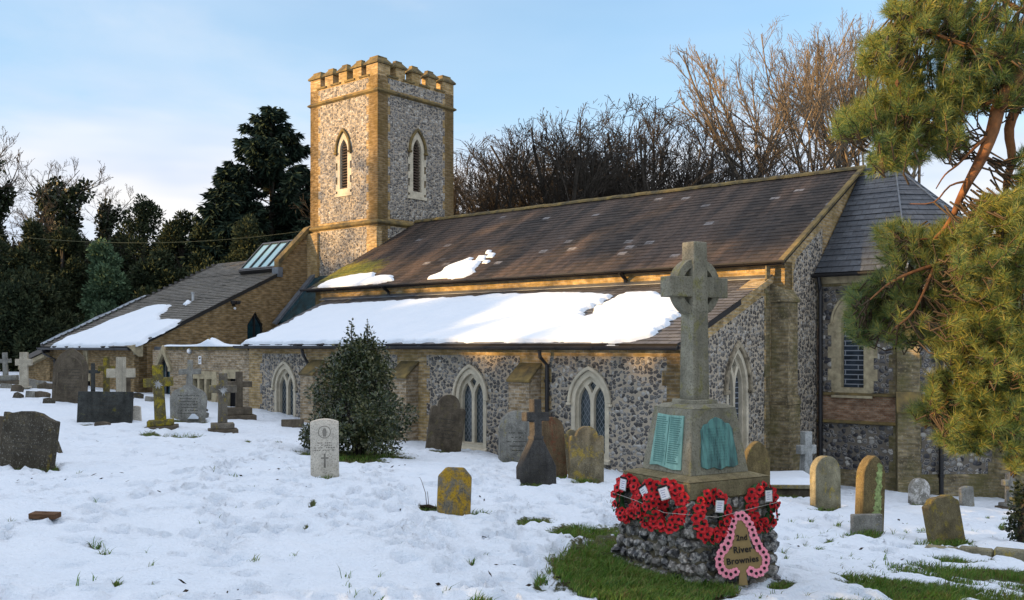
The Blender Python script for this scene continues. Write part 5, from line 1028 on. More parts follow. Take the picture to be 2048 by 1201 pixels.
def text(body, x, z, size, par, rot=0.0):
    cu = bpy.data.curves.new('lettering', 'FONT'); cu.body = body; cu.size = size; cu.align_x = 'CENTER'; cu.extrude = .0012; cu.offset = .0016; cu.space_character = 1.08
    tmp = bpy.data.objects.new('tmp', cu); C.objects.link(tmp); dg = bpy.context.evaluated_depsgraph_get(); me = bpy.data.meshes.new_from_object(tmp.evaluated_get(dg)); bpy.data.objects.remove(tmp)
    me.materials.clear(); me.materials.append(M_ink); o = bpy.data.objects.new('lettering', me); C.objects.link(o); o.parent = par; o.location = (x, -.0125, z); o.rotation_euler = (R(90), -rot, 0)
text('2nd', 0, .405, .072, sg_t, .05); text('River', .005, .295, .084, sg_t, .07); text('Brownies', .0, .20, .080, sg_t, .08)
# ------------------------------------------------------------------ trees, bush, hedge
def leafcloud(rg, centres, radii, n, size, asp=.5, shell=.35, up=None, ns=3, spread=1.0):
    """small folded leaf-shaped faces spread through ellipsoid clumps"""
    centres = np.asarray(centres, float); radii = np.asarray(radii, float); vol = radii.prod(1) ** .72; ci = rg.choice(len(centres), n, p=vol / vol.sum())
    d = rg.normal(size=(n, 3)); d /= np.linalg.norm(d, axis=1)[:, None]; rr = (shell + (1 - shell) * rg.random(n)) ** .6
    lump = .78 + .44 * fbm(d[:, 0] * ns + ci * 3.7, d[:, 1] * ns + d[:, 2] * ns, 3, 5)
    P = centres[ci] + d * radii[ci] * (rr * lump * spread)[:, None]
    a = d + rg.normal(size=(n, 3)) * .7 + (0 if up is None else np.array(up)); a /= np.linalg.norm(a, axis=1)[:, None]
    b = np.cross(a, rg.normal(size=(n, 3))); b /= np.linalg.norm(b, axis=1)[:, None]
    s = size * rg.uniform(.55, 1.3, n)[:, None]
    V = np.stack([P, P + a * s * .5 + b * s * asp * .5, P + a * s, P + a * s * .5 - b * s * asp * .5], 1).reshape(-1, 3); i = np.arange(n) * 4
    return V, np.stack([i, i + 1, i + 2, i + 3], -1)
def np_tubes(branches, sides=4):
    V = []; F_ = []; o = 0; cs = np.array([[math.cos(2 * math.pi * k / sides), math.sin(2 * math.pi * k / sides)] for k in range(sides)])
    for pts, rad in branches:
        pts = np.asarray(pts, float); m = len(pts); t = np.gradient(pts, axis=0); t /= np.linalg.norm(t, axis=1)[:, None] + 1e-9
        ref = np.array([.37, .91, .2]); a = np.cross(t, ref); a /= np.linalg.norm(a, axis=1)[:, None] + 1e-9; b = np.cross(t, a)
        rad = np.asarray(rad)[:, None, None]; V.append((pts[:, None] + (a[:, None] * cs[None, :, :1] + b[:, None] * cs[None, :, 1:]) * rad).reshape(-1, 3))
        i = np.arange(m - 1)[:, None] * sides; k = np.arange(sides)[None]; k2 = (k + 1) % sides
        F_.append(np.stack([i + k, i + k2, i + sides + k2, i + sides + k], -1).reshape(-1, 4) + o); o += m * sides
    return np.concatenate(V), np.concatenate(F_)
def grow(rg, base, d, length, rad, depth, P, out, lvl=0):
    """a limb and, along it, its side limbs"""
    n = 6 if lvl < 2 else 4; pts = [np.array(base, float)]; d = np.array(d, float); d /= np.linalg.norm(d); seg = length / n
    for k in range(n):
        d = d + rg.normal(0, P['wob'], 3) * (.7 if lvl else P.get('tw', .5)) + np.array([0, 0, P['up'] * (.5 if lvl == 0 else 1)]); d /= np.linalg.norm(d); pts.append(pts[-1] + d * seg)
    rads = np.linspace(rad, max(rad * P['tip'], P['rmin'] * .6), n + 1); out[min(lvl, 9)].append((pts, np.maximum(rads, P['rmin'])))
    if depth == 0: return
    nb = P['nb'][lvl]; s0 = P['start'][lvl]
    for k in range(nb):
        f = s0 + (1 - s0) * (k + rg.random()) / nb; i = min(int(f * n), n - 1); p = pts[i] + (pts[i + 1] - pts[i]) * (f * n - i); ax = pts[i + 1] - pts[i]; ax /= np.linalg.norm(ax)
        r = rg.normal(size=3); r -= ax * r.dot(ax); r /= np.linalg.norm(r) + 1e-9; an = R(rg.uniform(*P['ang'])); nd_ = ax * math.cos(an) + r * math.sin(an)
        l = length * P['len'][lvl] * rg.uniform(.65, 1.15) * (1.15 - .45 * f); r0 = float(np.interp(f, [0, 1], [rad, rad * P['tip']])) * P['rr']
        grow(rg, p, nd_, l, max(r0, P['rmin']), depth - 1, P, out, lvl + 1)
def bare_tree(seed, h, P, stems=1):
    rg = np.random.default_rng(seed); out = [[] for _ in range(10)]
    for s in range(stems):
        a = 2.4 * s + rg.uniform(-.4, .4); sp = P['spread'] * (rg.uniform(.15, 1.0) if stems > 1 else 1); d = np.array([math.cos(a) * sp, math.sin(a) * sp, 1]); grow(rg, np.array([math.cos(a), math.sin(a), 0]) * .35 * (stems > 1), d, h * P['trunk'] * rg.uniform(.8, 1.08) * math.sqrt(1 + sp * sp * .35), h * P['rad'] * rg.uniform(.7, 1.1), len(P['nb']), P, out)
    return out
def rounded(out, seed=0):
    """cut the longest leaders back so the crown has a domed, even outline"""
    tips_ = np.array([b[0][-1] for l in out[2:] for b in l]); zt = np.percentile(tips_[:, 2], 93); zl = np.percentile(tips_[:, 2], 20); zc = zl + (zt - zl) * .35; c = np.median(tips_[:, :2], 0); rad = np.percentile(np.hypot(*(tips_[:, :2] - c).T), 91); res = []
    rg = np.random.default_rng(seed)
    for lv, l in enumerate(out):
        q = []
        for pts, rd in l:
            P = np.array(pts); e = np.hypot(*(P[:, :2] - c).T) ** 2 / rad ** 2 + (np.maximum(P[:, 2] - zc, 0) / (zt - zc)) ** 2; lim = rg.uniform(.86, 1.12); n = int(np.argmax(e > lim)) if (e > lim).any() else len(P)
            if lv == 0 and len(l) == 1: rd = np.asarray(rd) * np.linspace(1, .35, len(rd)); n = len(P)
            elif lv == 0: n = max(n, 3)
            if n >= 2: q.append((P[:n], np.asarray(rd)[:n]))
        res.append(q)
    return res
def put_tree(name, out, mats, loc, label, group, rotz=0, sc=1.0, split=1, cat='tree'):
    r = thing(name, label, cat, loc, rotz, group); r.scale = (sc, sc, sc)
    V, F_ = np_tubes([b for l in out[:split] for b in l], 6); np_mesh('trunk', V, F_, mats[0], r, True)
    V, F_ = np_tubes([b for l in out[split:] for b in l], 3); np_mesh('crown', V, F_, mats[1], r); return r
def copy_thing(r, loc, rotz, sc, label):
    c = r.copy(); C.objects.link(c); c.location = loc; c.rotation_euler = (0, 0, rotz); c.scale = sc if hasattr(sc, '__len__') else (sc,) * 3; c['label'] = label
    for ch in list(r.children):
        d = ch.copy(); C.objects.link(d); d.parent = c
    return c
def base(px, Y): x = (px - CXP) / FPX * Y; return (x, Y, gz(x, Y) - .1)

# bare trees behind the nave ridge
BG_ = 'bare winter trees behind the nave roof'
PS = dict(wob=.085, up=.02, tip=.25, rmin=.0055, nb=[9, 6, 5, 2], start=[.25, .15, .1, .1], len=[.32, .52, .5, .55], ang=(14, 42), rr=.5, spread=.62, trunk=.9, rad=.0095)
sets = [rounded(bare_tree(s, 9.0, PS, stems=11)) for s in (1, 2, 3)]
def top_h(px, py, Y): return (HYP - py) / FPX * Y + EYE
specs = [(945, 318, 46), (990, 300, 50), (1040, 280, 48), (1095, 262, 47), (1150, 258, 50), (1205, 232, 46), (1258, 212, 48), (1310, 218, 45), (1365, 258, 47), (1420, 300, 46), (1070, 275, 51), (1125, 270, 44), (1235, 235, 51), (1335, 240, 43)]
labs = ['small bare tree immediately right of the tower', 'second bare bushy tree right of the tower', 'third bare bushy tree right of the tower', 'grey bare tree above the left part of the nave ridge', 'dense bare tree before the tallest hedge trees', 'bare tree rising to the left of the highest bushy crown', 'highest of the bushy bare trees above the mid ridge', 'bare bushy tree just right of the highest bushy crown', 'bare brown tree stepping down towards the tall trees', 'low bare tree in front of the tall pale trunks', 'bare tree set back behind the third bushy tree from the tower', 'bare tree standing forward of its row, left of centre ridge', 'bare tree set back behind the highest bushy crown', 'bare tree set forward under the right bushy crowns']
protos = []
def out_top(out): return max(float(np.asarray(b[0])[:, 2].max()) for l in out for b in l)
tops = [out_top(o) for o in sets]
for k, (px, py, Y) in enumerate(specs):
    b_ = base(px, Y); s = (top_h(px, py, Y) - b_[2]) / tops[k % 3]
    if k < 3: protos.append(put_tree('bare_tree', sets[k], (M_bark, M_bark), b_, labs[k], BG_, rnd.uniform(0, 6), s)); protos[-1].scale = (s * 1.3, s * 1.3, s)
    else: copy_thing(protos[k % 3], b_, rnd.uniform(0, 6.28), (s * 1.3, s * 1.3, s), labs[k])
PT = dict(wob=.085, up=.035, tip=.45, rmin=.0055, nb=[8, 9, 6, 4], start=[.74, .2, .12, .1], len=[.66, .36, .48, .5], ang=(14, 44), rr=.58, spread=.14, trunk=.68, rad=.0125, tw=.8)
tall = [rounded(bare_tree(s, 14.0, PT)) for s in (31, 34, 37)]; ttops = [out_top(o) for o in tall]; tp = []
TG = 'tall bare trees with tan twigs right of centre'
tl_ = ['tall bare tree whose curved trunk leans left, nearest the bushy trees', 'tall pale trunked tree second from the left of its group', 'tall bare tree in the middle of the tan twig group', 'tall bare tree fourth in the tan twig group', 'tall bare tree close to the pine foliage', 'tall bare tree partly behind the pine foliage', 'bare tree seen below the pine over the apse roof', 'thinner tall bare tree left of the curved-trunk tree', 'tall bare tree set back between the second and middle ones']
for k, (px, py, Y) in enumerate([(1545, 120, 44), (1590, 75, 46), (1640, 62, 45), (1690, 50, 47), (1735, 48, 46), (1790, 60, 48), (1850, 110, 44), (1475, 120, 47), (1615, 80, 49)]):
    b_ = base(px, Y); s = (top_h(px, py - 8, Y) - b_[2]) / ttops[k % 3]; w_ = s * (1.0 if k == 0 else 1.08)
    if k < 3: r = put_tree('bare_tree', tall[k], (M_bark, M_bark_tan), b_, tl_[k], TG, [2.2, .5, 4.4][k], s); r.scale = (w_, w_, s); tp.append(r)
    else: copy_thing(tp[k % 3], b_, rnd.uniform(0, 6.28), (w_, w_, s), tl_[k])

# dark evergreens behind the hall
EG = 'dark evergreens behind the church hall'
def evergreen(px, py, Y, wpx, label, seed, mat=F_yew, n=30000, size=.21, shape='round', name='evergreen_tree', loose=.25):
    rg = np.random.default_rng(seed); b_ = base(px, Y); H = top_h(px, py, Y) - b_[2]; Wd = wpx / FPX * Y / 2; r = thing(name, label, 'tree', b_, group=EG); cs = []; rs = []
    for k in range(34):
        z = rg.uniform(.08, .93); wz = (math.sin(math.pi * min(1, (z * .80 + .22))) ** .7 if shape == 'round' else (1 - z) ** .75 * 1.05); a = rg.uniform(0, 6.28); q = Wd * wz * rg.uniform(.25, .80)
        cs.append((math.cos(a) * q, math.sin(a) * q, z * H)); s = Wd * rg.uniform(.22, .42) * (1.1 - .45 * z); rs.append((s, s, s * rg.uniform(.7, 1.3)))
    cs.append((0, 0, H * .93)); rs.append((Wd * .16, Wd * .16, H * .07))
    V, F_ = leafcloud(rg, cs, rs, n, size, .42, .3, up=(0, 0, .5)); np_mesh('crown', V, F_, mat, r)
    tb = [([(0, 0, -.3), (0, 0, H * .5), (0, 0, H * .9)], [.28, .18, .04])] + [([(0, 0, c[2] * .8), (c[0] * .5, c[1] * .5, c[2] * .95), tuple(c)], [.09, .06, .03]) for c in cs[:20]]
    V, F_ = np_tubes([(np.array(p), w) for p, w in tb], 5); np_mesh('trunk', V, F_, M_bark, r); return r
def spruce(px, py, Y, wpx, label, seed, mat=F_spruce, dens=1.0, droop=.35, name='spruce_tree', gap=None):
    rg = np.random.default_rng(seed); b_ = base(px, Y); H = top_h(px, py, Y) - b_[2]; Wd = wpx / FPX * Y / 2; r = thing(name, label, 'tree', b_, group=EG); tb = [([(0, 0, -.3), (.05, 0, H * .5), (0, 0, H)], [.32, .2, .03])]; Vs = []; z = H * .06
    while z < H * .985:
        f = z / H; nb = int(rg.integers(4, 7))
        for k in range(nb):
            a = rg.uniform(0, 6.28); Ln = (Wd * (1 - f) ** .72 * rg.uniform(.65, 1.12) + .25); d = np.array([math.cos(a), math.sin(a), 0.]); m = 7; t = np.linspace(0, 1, m)[:, None]
            up = .45 * f - droop * (1 - f); pts = np.array([0, 0, z]) + d * Ln * t + np.array([0, 0, 1.]) * (up * Ln * t - droop * .3 * Ln * t ** 2 + .30 * Ln * t ** 3 * (f < .8))
            tb.append((pts, np.linspace(.05, .012, m) * (1.2 - f)))
            if gap and gap[0] < f < gap[1] and rg.random() < .7: continue
            q = int(Ln * 26 * dens) + 5; tt = rg.uniform(.15, 1.05, q); pp = np.stack([np.interp(tt, t[:, 0], pts[:, j]) for j in range(3)], -1); sd = np.cross(d, [0, 0, 1.])
            sg_ = rg.choice([-1, 1], q)[:, None]; dr = d * rg.uniform(.2, .8, (q, 1)) + sd * sg_ * rg.uniform(.2, .9, (q, 1)) + np.array([0, 0, 1.]) * rg.uniform(-.9, .15, (q, 1)); dr /= np.linalg.norm(dr, axis=1)[:, None]
            l = rg.uniform(.32, .9, (q, 1)) * (1.15 - .5 * f); wv = np.cross(dr, rg.normal(size=(q, 3))); wv /= np.linalg.norm(wv, axis=1)[:, None]
            Vs.append(np.stack([pp, pp + dr * l * .5 + wv * .06, pp + dr * l, pp + dr * l * .5 - wv * .06], 1))
        z += H * .016 * rg.uniform(.7, 1.3)
    V = np.concatenate(Vs).reshape(-1, 3); i = np.arange(len(V) // 4) * 4; np_mesh('crown', V, np.stack([i, i + 1, i + 2, i + 3], -1), mat, r)
    V, F_ = np_tubes([(np.asarray(p, float), w) for p, w in tb], 5); np_mesh('trunk', V, F_, M_bark, r); return r
spruce(542, 214, 56, 380, 'tall dark spruce with a gappy crown left of the tower', 1, dens=4.2, gap=(.62, .69))
spruce(462, 335, 54, 240, 'shorter dark spruce merging with the tall one on its left', 2, dens=4.0)
spruce(600, 330, 60, 190, 'dark spruce half hidden behind the tower edge', 3, dens=3.5)
evergreen(285, 388, 57, 190, 'broad dark yew with spreading upper branches, middle of the wood', 11, n=26000)
evergreen(365, 422, 56, 170, 'dark yew right of the broad spreading one', 12)
evergreen(415, 440, 53, 150, 'low dark yew beneath the shorter spruce', 13)
evergreen(500, 430, 50, 170, 'dark evergreen rising behind the hall roof skylight', 14)
evergreen(330, 500, 47, 190, 'dark yew in front, just above the hall roof', 15)
evergreen(420, 520, 46, 150, 'low dark yew close above the hall roof tiles', 17)
evergreen(125, 455, 55, 150, 'dark evergreen under the bare crowns at left', 16)
evergreen(60, 440, 50, 160, 'dense dark evergreen at far left, greener towards its top', 18, mat=F_yew)
evergreen(-40, 470, 44, 260, 'large dark evergreen cut by the left photo edge', 19, n=32000)
evergreen(60, 560, 42, 190, 'low dark evergreen behind the far left crosses', 20)
evergreen(300, 590, 44, 160, 'dark evergreen right of the pale green cypress', 21)
evergreen(205, 480, 46, 165, 'pale grey-green conical cypress in front of the wood', 22, mat=F_cyp, n=30000, size=.19, shape='cone', name='cypress_tree')
evergreen(150, 480, 63, 230, 'dark evergreen filling the wood behind the fan-shaped bare tree', 23, n=22000, size=.3); evergreen(240, 470, 64, 220, 'dark evergreen deep in the wood behind the cypress', 24, n=22000, size=.3); evergreen(340, 470, 63, 230, 'dark evergreen deep in the wood behind the yews', 25, n=22000, size=.3); evergreen(430, 470, 62, 200, 'dark evergreen deep in the wood left of the spruces', 26, n=22000, size=.3); evergreen(560, 470, 64, 200, 'dark evergreen deep in the wood beneath the tall spruce', 27, n=22000, size=.3); evergreen(30, 500, 62, 230, 'dark evergreen deep in the wood at far left', 28, n=22000, size=.3)
PV = dict(wob=.12, up=.08, tip=.35, rmin=.009, nb=[9, 7, 5, 4], start=[.35, .15, .12, .1], len=[.42, .5, .5, .5], ang=(25, 62), rr=.6, spread=.1, trunk=.82, rad=.02)
ivt = [bare_tree(s, 13.0, PV) for s in (51, 53)]; it = [out_top(o) for o in ivt]
def ivied(k, px, py, Y, label, sc=1.0, ivy=True):
    b_ = base(px, Y); s = (top_h(px, py, Y) - b_[2]) / it[k]; r = put_tree('bare_tree', ivt[k], (M_bark, M_bark), b_, label, 'bare ivy-hung trees at the left', px * .1, s)
    if ivy:
        rg = np.random.default_rng(px + 500); cs = []; rs = []
        for lv in ivt[k][:2]:
            for pts, rad in lv:
                for p in pts[:5 if lv is ivt[k][0] else 4]: cs.append(p); rs.append((.45, .45, .6))
        V, F_ = leafcloud(rg, cs, rs, 6500, .26, .6, .2); np_mesh('ivy', V, F_, F_ivy, r)
ivied(0, 25, 262, 58, 'tall ivy-hung bare tree at the far left'); ivied(1, 85, 300, 60, 'ivy-hung bare tree right of the tallest left one'); ivied(0, 160, 322, 57, 'fan-shaped bare tree with dark lower ivy, left of the yews'); ivied(1, 215, 355, 62, 'slighter bare tree behind the spreading yew')

# holly bush
hb = hit(718, 908); r = thing('holly_bush', 'dense dark holly bush with two leading shoots before the aisle wall', 'bush', hb); rg = np.random.default_rng(77)
cs = []; rs = []
for k in range(135):
    z = rg.uniform(.10, 1.98); wz = 1.22 * math.sin(math.pi * min(1, (z + .42) / 2.5)) ** .7 * (1 - .30 * max(0, z - .7)); a = rg.uniform(0, 6.28); q = wz * rg.uniform(.35, .95); cs.append((math.cos(a) * q, math.sin(a) * q, z)); s = rg.uniform(.13, .26); rs.append((s, s, s * 1.15))
cs += [(-.16, 0, 2.2), (-.16, 0, 2.35), (-.14, 0, 2.5), (.17, .02, 2.2), (.16, .02, 2.34), (.17, 0, 2.46), (-.3, 0, 2.0), (.45, 0, 1.95)]; rs += [(.1, .1, .12), (.07, .07, .1), (.04, .04, .08), (.11, .11, .12), (.07, .07, .1), (.04, .04, .07), (.14, .14, .2), (.12, .12, .2)]
V, F_ = leafcloud(rg, cs, rs, 26000, .068, .55, .25, up=(0, 0, .3)); np_mesh('foliage', V, F_, F_holly, r)
tb = [([(.05 * math.cos(a), .05 * math.sin(a), -.2), (.2 * math.cos(a), .2 * math.sin(a), .6), (.35 * math.cos(a), .35 * math.sin(a), 1.6)], [.035, .025, .008]) for a in range(6)] + [([(0, 0, 0), (-.15, 0, 1.4), (-.14, 0, 2.5)], [.05, .03, .006]), ([(0, 0, 0), (.15, 0, 1.4), (.17, 0, 2.46)], [.05, .03, .006])]
V, F_ = np_tubes([(np.array(p), w) for p, w in tb], 6); np_mesh('stems', V, F_, M_bark, r)
# ivy stump at right edge
p = hit(2040, 1088); r = thing('ivy_stump', 'dark ivy-smothered stump at the right photo edge', 'stump', p); rg = np.random.default_rng(5)
V, F_ = leafcloud(rg, [(.06, 0, .25), (.02, 0, .5), (.12, .05, .7), (-.12, -.02, .16), (-.17, -.03, .35), (.25, 0, .4)], [(.22, .2, .3), (.16, .15, .25), (.2, .2, .2), (.05, .08, .18), (.03, .04, .2), (.2, .2, .5)], 1500, .06, .8, .3); np_mesh('ivy', V, F_, F_ivy, r); bark_tube('stump', [(.1, 0, -.2), (.1, 0, .4), (.15, 0, .75)], [.14, .12, .09], M_bark, r)

# Scots pine reaching in from the right
PY = 7.7
def pp(x, y, dy=0.0): return np.array(at(x, y, PY + dy))
pr_ = np.array([*at(2215, 692, PY)[:2], 0]); pr_[2] = gz(pr_[0], pr_[1])
pine = thing('pine_tree', 'Scots pine with orange limbs and golden needles filling the right side', 'tree', tuple(pr_)); rg = np.random.default_rng(12)
limbs = [([(2215, 1120, 0), (2195, 700, 0), (2175, 330, 0), (2135, 60, 0), (2105, -160, .1), (2080, -420, .1)], [.17, .15, .13, .11, .08, .04]),
 ([(2140, 75, 0), (2060, 130, -.1), (2005, 195, -.2), (1985, 262, -.25), (1962, 318, -.25), (1938, 362, -.25), (1918, 402, -.2), (1906, 432, -.2), (1885, 462, -.15), (1862, 482, -.1)], [.085, .08, .07, .062, .055, .042, .035, .028, .02, .012]),
 ([(2150, 140, 0), (2080, 170, .2), (2040, 205, .25), (2018, 258, .25), (2024, 318, .3), (2012, 372, .3), (2018, 430, .3)], [.07, .065, .055, .05, .042, .034, .02]),
 ([(2024, 318, .3), (1998, 330, .2), (1975, 318, .1), (1962, 318, -.2)], [.03, .028, .025, .02]),
 ([(1985, 262, -.25), (1945, 300, -.3), (1915, 330, -.3), (1890, 350, -.35), (1872, 378, -.35)], [.02, .014, .011, .008, .005]),
 ([(1938, 362, -.25), (1900, 372, -.3), (1868, 405, -.35), (1820, 408, -.35)], [.014, .009, .007, .004]),
 ([(2005, 195, -.2), (1950, 215, -.1), (1880, 225, 0), (1800, 250, .1), (1730, 255, .1)], [.045, .035, .028, .018, .01]),
 ([(2060, 130, -.1), (1990, 110, -.3), (1900, 80, -.3), (1830, 50, -.2), (1790, 25, -.1)], [.05, .04, .03, .018, .01]),
 ([(2135, 60, 0), (2040, 20, .1), (1960, -30, .2), (1880, -60, .2)], [.05, .04, .03, .02]),
 ([(1880, 225, 0), (1840, 275, -.1), (1790, 300, -.1), (1760, 325, -.1)], [.02, .016, .012, .007]),
 ([(2188, 560, 0), (2080, 520, -.1), (1960, 510, -.2), (1870, 530, -.3), (1790, 560, -.3), (1740, 600, -.3)], [.07, .055, .04, .03, .02, .012]),
 ([(1960, 510, -.2), (1890, 480, -.1), (1820, 480, 0)], [.03, .02, .01]), ([(1870, 530, -.3), (1830, 620, -.35), (1790, 655, -.4)], [.025, .018, .01]),
 ([(2192, 680, 0), (2090, 650, -.2), (2000, 660, -.3), (1930, 720, -.3), (1900, 800, -.3), (1860, 830, -.3)], [.06, .045, .035, .025, .018, .01]),
 ([(2000, 660, -.3), (1985, 750, -.35), (1960, 840, -.35), (1950, 880, -.3)], [.03, .022, .014, .008]), ([(2195, 800, 0), (2100, 780, -.3), (2050, 850, -.35), (2030, 940, -.35)], [.05, .035, .02, .01])]
def smooth_path(P, W_, k=3):
    P = np.array(P); W_ = np.array(W_); n = len(P); t = np.arange(n); tt = np.linspace(0, n - 1, (n - 1) * k + 1); Q = np.zeros((len(tt), P.shape[1]))
    for j, u_ in enumerate(tt):
        i = min(int(u_), n - 2); f = u_ - i; p0, p1, p2, p3 = P[max(i - 1, 0)], P[i], P[i + 1], P[min(i + 2, n - 1)]
        Q[j] = .5 * (2 * p1 + (p2 - p0) * f + (2 * p0 - 5 * p1 + 4 * p2 - p3) * f * f + (3 * p1 - p0 - 3 * p2 + p3) * f ** 3)
    return Q, np.interp(tt, t, W_)
br = []
for k, (P, w_) in enumerate(limbs): br.append(smooth_path([pp(*q) for q in P], [x * (.8 if k < 6 else .5) for x in w_]))
skel = np.concatenate([b[0] for b in br[1:]])
CL = [(1885,110,135,105,2.2),(1990,60,110,110,1.6),(1800,215,75,50,1.2),(1725,240,42,32,.6),(1800,295,55,45,.8),(1950,175,90,55,1.2),(1855,35,70,40,.7),(1790,22,18,14,.12),(1760,120,48,55,.5),(1770,95,30,30,.3),(1880,235,65,35,.6),(2040,150,50,80,.8),(1765,330,32,14,.2),(1900,-30,160,50,.8),
 (1800,480,48,36,.55),(1755,598,52,48,.8),(1740,650,48,45,.75),(1850,545,100,80,1.6),(1985,520,90,110,1.9),(1830,655,90,45,1.1),(1965,680,100,90,1.9),(1990,795,75,75,1.4),(1900,790,55,45,.7),(1852,830,28,20,.2),(1935,870,62,38,.6),(2035,915,25,30,.3),(1905,470,50,28,.4),(2030,420,35,60,.5),(1715,600,22,16,.15),(1900,640,70,60,.9),(2035,620,40,160,1.0),(2000,850,50,60,.5),(2040,800,25,100,.4),(2000,425,60,32,.6),(2045,350,18,60,.3),(1900,285,50,30,.4),(1690,262,22,16,.2)]
tips = []; K = 3200; wts = np.array([c[4] for c in CL]); wts /= wts.sum()
for ci in rg.choice(len(CL), K, p=wts):
    cx_, cy_, rx, ry, _ = CL[ci]; a = rg.uniform(0, 6.28); q = rg.random() ** .55; tips.append(pp(cx_ + math.cos(a) * rx * q * .95, cy_ + math.sin(a) * ry * q * .93, (.55 - .9 * min(1, max(0, (cx_ - 1780) / 170)) if cy_ > 380 else 0) + rg.normal(0, .28)))
tips = np.array(tips); nV = []; twigs = []
dirs = np.zeros_like(tips)
for k, tpp in enumerate(tips):
    d2 = ((skel - tpp) ** 2).sum(1); s = skel[int(np.argmin(d2))]; v = tpp - s; l = np.linalg.norm(v); v = v / (l + 1e-6)
    dr = v * .7 + np.array([rg.normal(0, .35), rg.normal(0, .35) - .15, .45]); dr /= np.linalg.norm(dr); dirs[k] = dr
    st_ = s if l < .25 else tpp - v * rg.uniform(.12, .3); twigs.append((np.array([st_, (st_ + tpp) / 2 - np.array([0, 0, .04]) + rg.normal(0, .02, 3), tpp, tpp + dr * .08]), [.008, .006, .004, .002]))
NPT = 90
T_ = np.repeat(tips, NPT, 0); D_ = np.repeat(dirs, NPT, 0); n = len(T_); al_ = rg.random(n)                   # needles along the last 12 cm of each shoot
th_ = np.radians(rg.normal(48, 16, n)); r_ = rg.normal(size=(n, 3)); r_ -= D_ * (r_ * D_).sum(1)[:, None]; r_ /= np.linalg.norm(r_, axis=1)[:, None]
nd_ = D_ * np.cos(th_)[:, None] + r_ * np.sin(th_)[:, None]; st_ = T_ + D_ * (al_[:, None] * .11 - .05); ln_ = rg.uniform(.065, .112, n)[:, None]; wv = np.cross(nd_, rg.normal(size=(n, 3))); wv /= np.linalg.norm(wv, axis=1)[:, None]
V = np.stack([st_ - wv * .0021, st_ + wv * .0021, st_ + nd_ * ln_], 1).reshape(-1, 3)
np_mesh('needles', V - pr_, np.arange(len(V)).reshape(-1, 3), F_pine, pine)
V, F_ = np_tubes(br, 9); np_mesh('limbs', V - pr_, F_, M_bark_pine, pine, True); V, F_ = np_tubes(twigs, 4); np_mesh('twigs', V - pr_, F_, M_twig, pine)
cn = MB()
for k in range(26): t = tips[rg.integers(0, K)] - np.array([0, 0, .05]) - pr_; cn.tube([t + np.array([0, 0, .025]), t, t - np.array([0, 0, .03])], [.008, .018, .004], 6)
cn.build('cones', M_old, pine, uv=False)
# ------------------------------------------------------------------ unseen trees at the left, added and shaped to throw the churchyard's shade
SH = 'unseen yews added to shade the churchyard'
Sh2 = Vector((SUN.x, SUN.y)).normalized(); Pp = Vector((-Sh2.y, Sh2.x)); Pp = Pp if Pp.y < 0 else -Pp
def shade_tree(u, s, top, wd, seed, n=2600, size=.42, name='shade_yew'):
    """u: offset across the sun's direction, s: distance towards the sun, top: crown top relative to the eye"""
    p = Sh2 * s + Pp * u; rg = np.random.default_rng(seed); b_ = (p.x, p.y, gz(p.x, p.y) - .2); H = top + EYE - b_[2]
    r = thing(name, 'unseen dark yew shaped to shade the churchyard', 'tree', b_, group=SH); cs = []; rs = []
    for k in range(26): z = rg.uniform(.08, .9); a = rg.uniform(0, 6.28); q = wd * .5 * rg.uniform(0, .75) * (1.15 - z * .6); cs.append((math.cos(a) * q, math.sin(a) * q, z * H)); k_ = wd * rg.uniform(.18, .3); rs.append((k_, k_, k_ * 1.1))
    V, F_ = leafcloud(rg, cs, rs, n, size, .6, .1); np_mesh('crown', V, F_, F_yew, r); V, F_ = np_tubes([(np.array([(0, 0, 0), (0, 0, H * .6)]), [.3, .1])], 5); np_mesh('trunk', V, F_, M_bark, r)
tE = math.tan(SUN_EL)
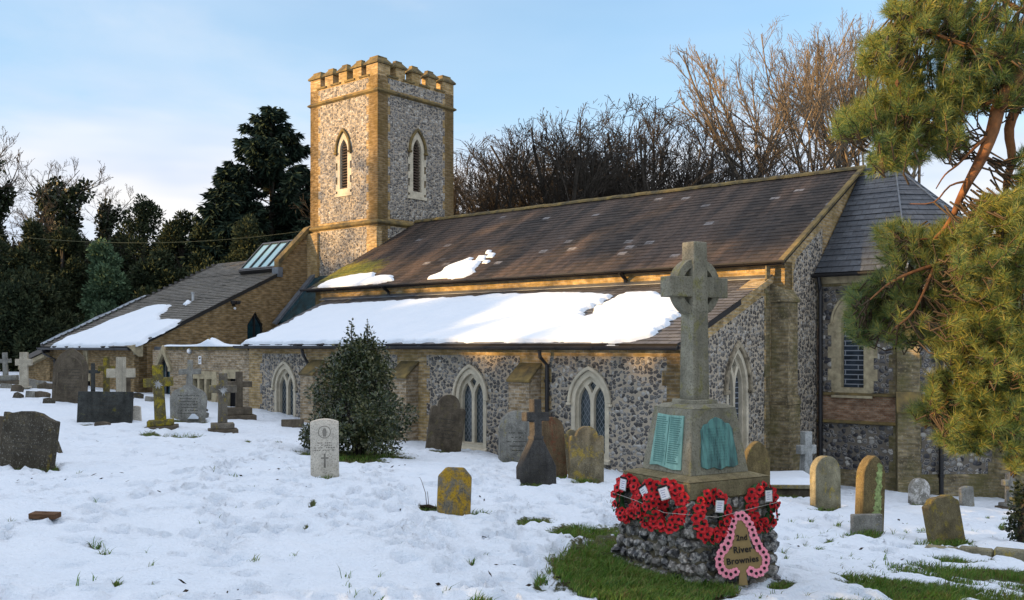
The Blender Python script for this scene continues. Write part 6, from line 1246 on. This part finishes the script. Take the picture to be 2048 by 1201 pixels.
def top_at(u):
    for lo, hi, t in [(-99, -34, 11.2), (-34, -22.3, 10.0), (-22.3, -15.2, 8.3), (-15.2, -13.4, 6.4), (-13.4, -12.2, 7.0), (-12.2, -9.8, 6.2), (-9.8, -7.5, 8.9), (-7.5, -5.4, 5.2), (-5.4, 99, 4.4)]:
        if lo <= u < hi: return t
u_ = 4.0; k_ = 0
while u_ > -46:                                                     # a close front row, then a second row to stop the gaps
    wd_ = 3.0 if u_ < -16.5 else 1.7; t_ = min(top_at(u_ - wd_ * .4), top_at(u_), top_at(u_ + wd_ * .4))
    for s_, q in ((40 + rnd.uniform(-1, 1), 0), (44.5, -.6)): shade_tree(u_ - wd_ * .24 * (q < 0), s_, t_ + q + (s_ - 40) * tE, wd_ * 1.25, 200 + k_, 3400); k_ += 1
    u_ -= wd_ * .48
for k, (u2, t2, n2) in enumerate([(-33.2, 14.6, 700), (-36.0, 17.5, 420), (-38.2, 18.0, 420)]): shade_tree(u2, 46, t2, 3.6, 400 + k, n=n2, size=.45)  # sparse unseen crowns added to dapple the sun on the tower
def shade_crown(u, s, lo, hi, wd, seed, n):
    """an unseen crown on a bare bole, added to block sun; low light passes beneath"""
    p = Sh2 * s + Pp * u; rg = np.random.default_rng(seed); b_ = (p.x, p.y, gz(p.x, p.y) - .2); z0, z1 = lo + EYE - b_[2], hi + EYE - b_[2]
    r = thing('pine_tree', 'unseen crown on a bare bole, added to block the sun', 'tree', b_, group='unseen crowns added as sun blockers'); cs = [(rg.normal(0, wd * .25), rg.normal(0, wd * .25), z0 + (z1 - z0) * rg.uniform(.15, .85)) for _ in range(14)]; rs = [(wd * .26, wd * .26, (z1 - z0) * .16)] * 14
    V, F_ = leafcloud(rg, cs, rs, n, .45, .6, .1); np_mesh('crown', V, F_, F_yew, r); V, F_ = np_tubes([(np.array([(0, 0, 0), (0, 0, z1 * .9)]), [.22, .1])], 6); np_mesh('trunk', V, F_, M_bark, r)
for k in range(7): shade_crown(-20.2 - k * 2.2, 50, 12.0 + .25 * (k > 1), 17.6, 3.2, 500 + k, 1500)  # unseen crowns added to keep the sun off the nave roof
shade_crown(-6.85, 50, 8.6, 10.3, 1.6, 520, 1300); shade_crown(-7.2, 52, 8.9, 10.5, 1.5, 521, 1000)  # two more, added to shade the lower left of the pine
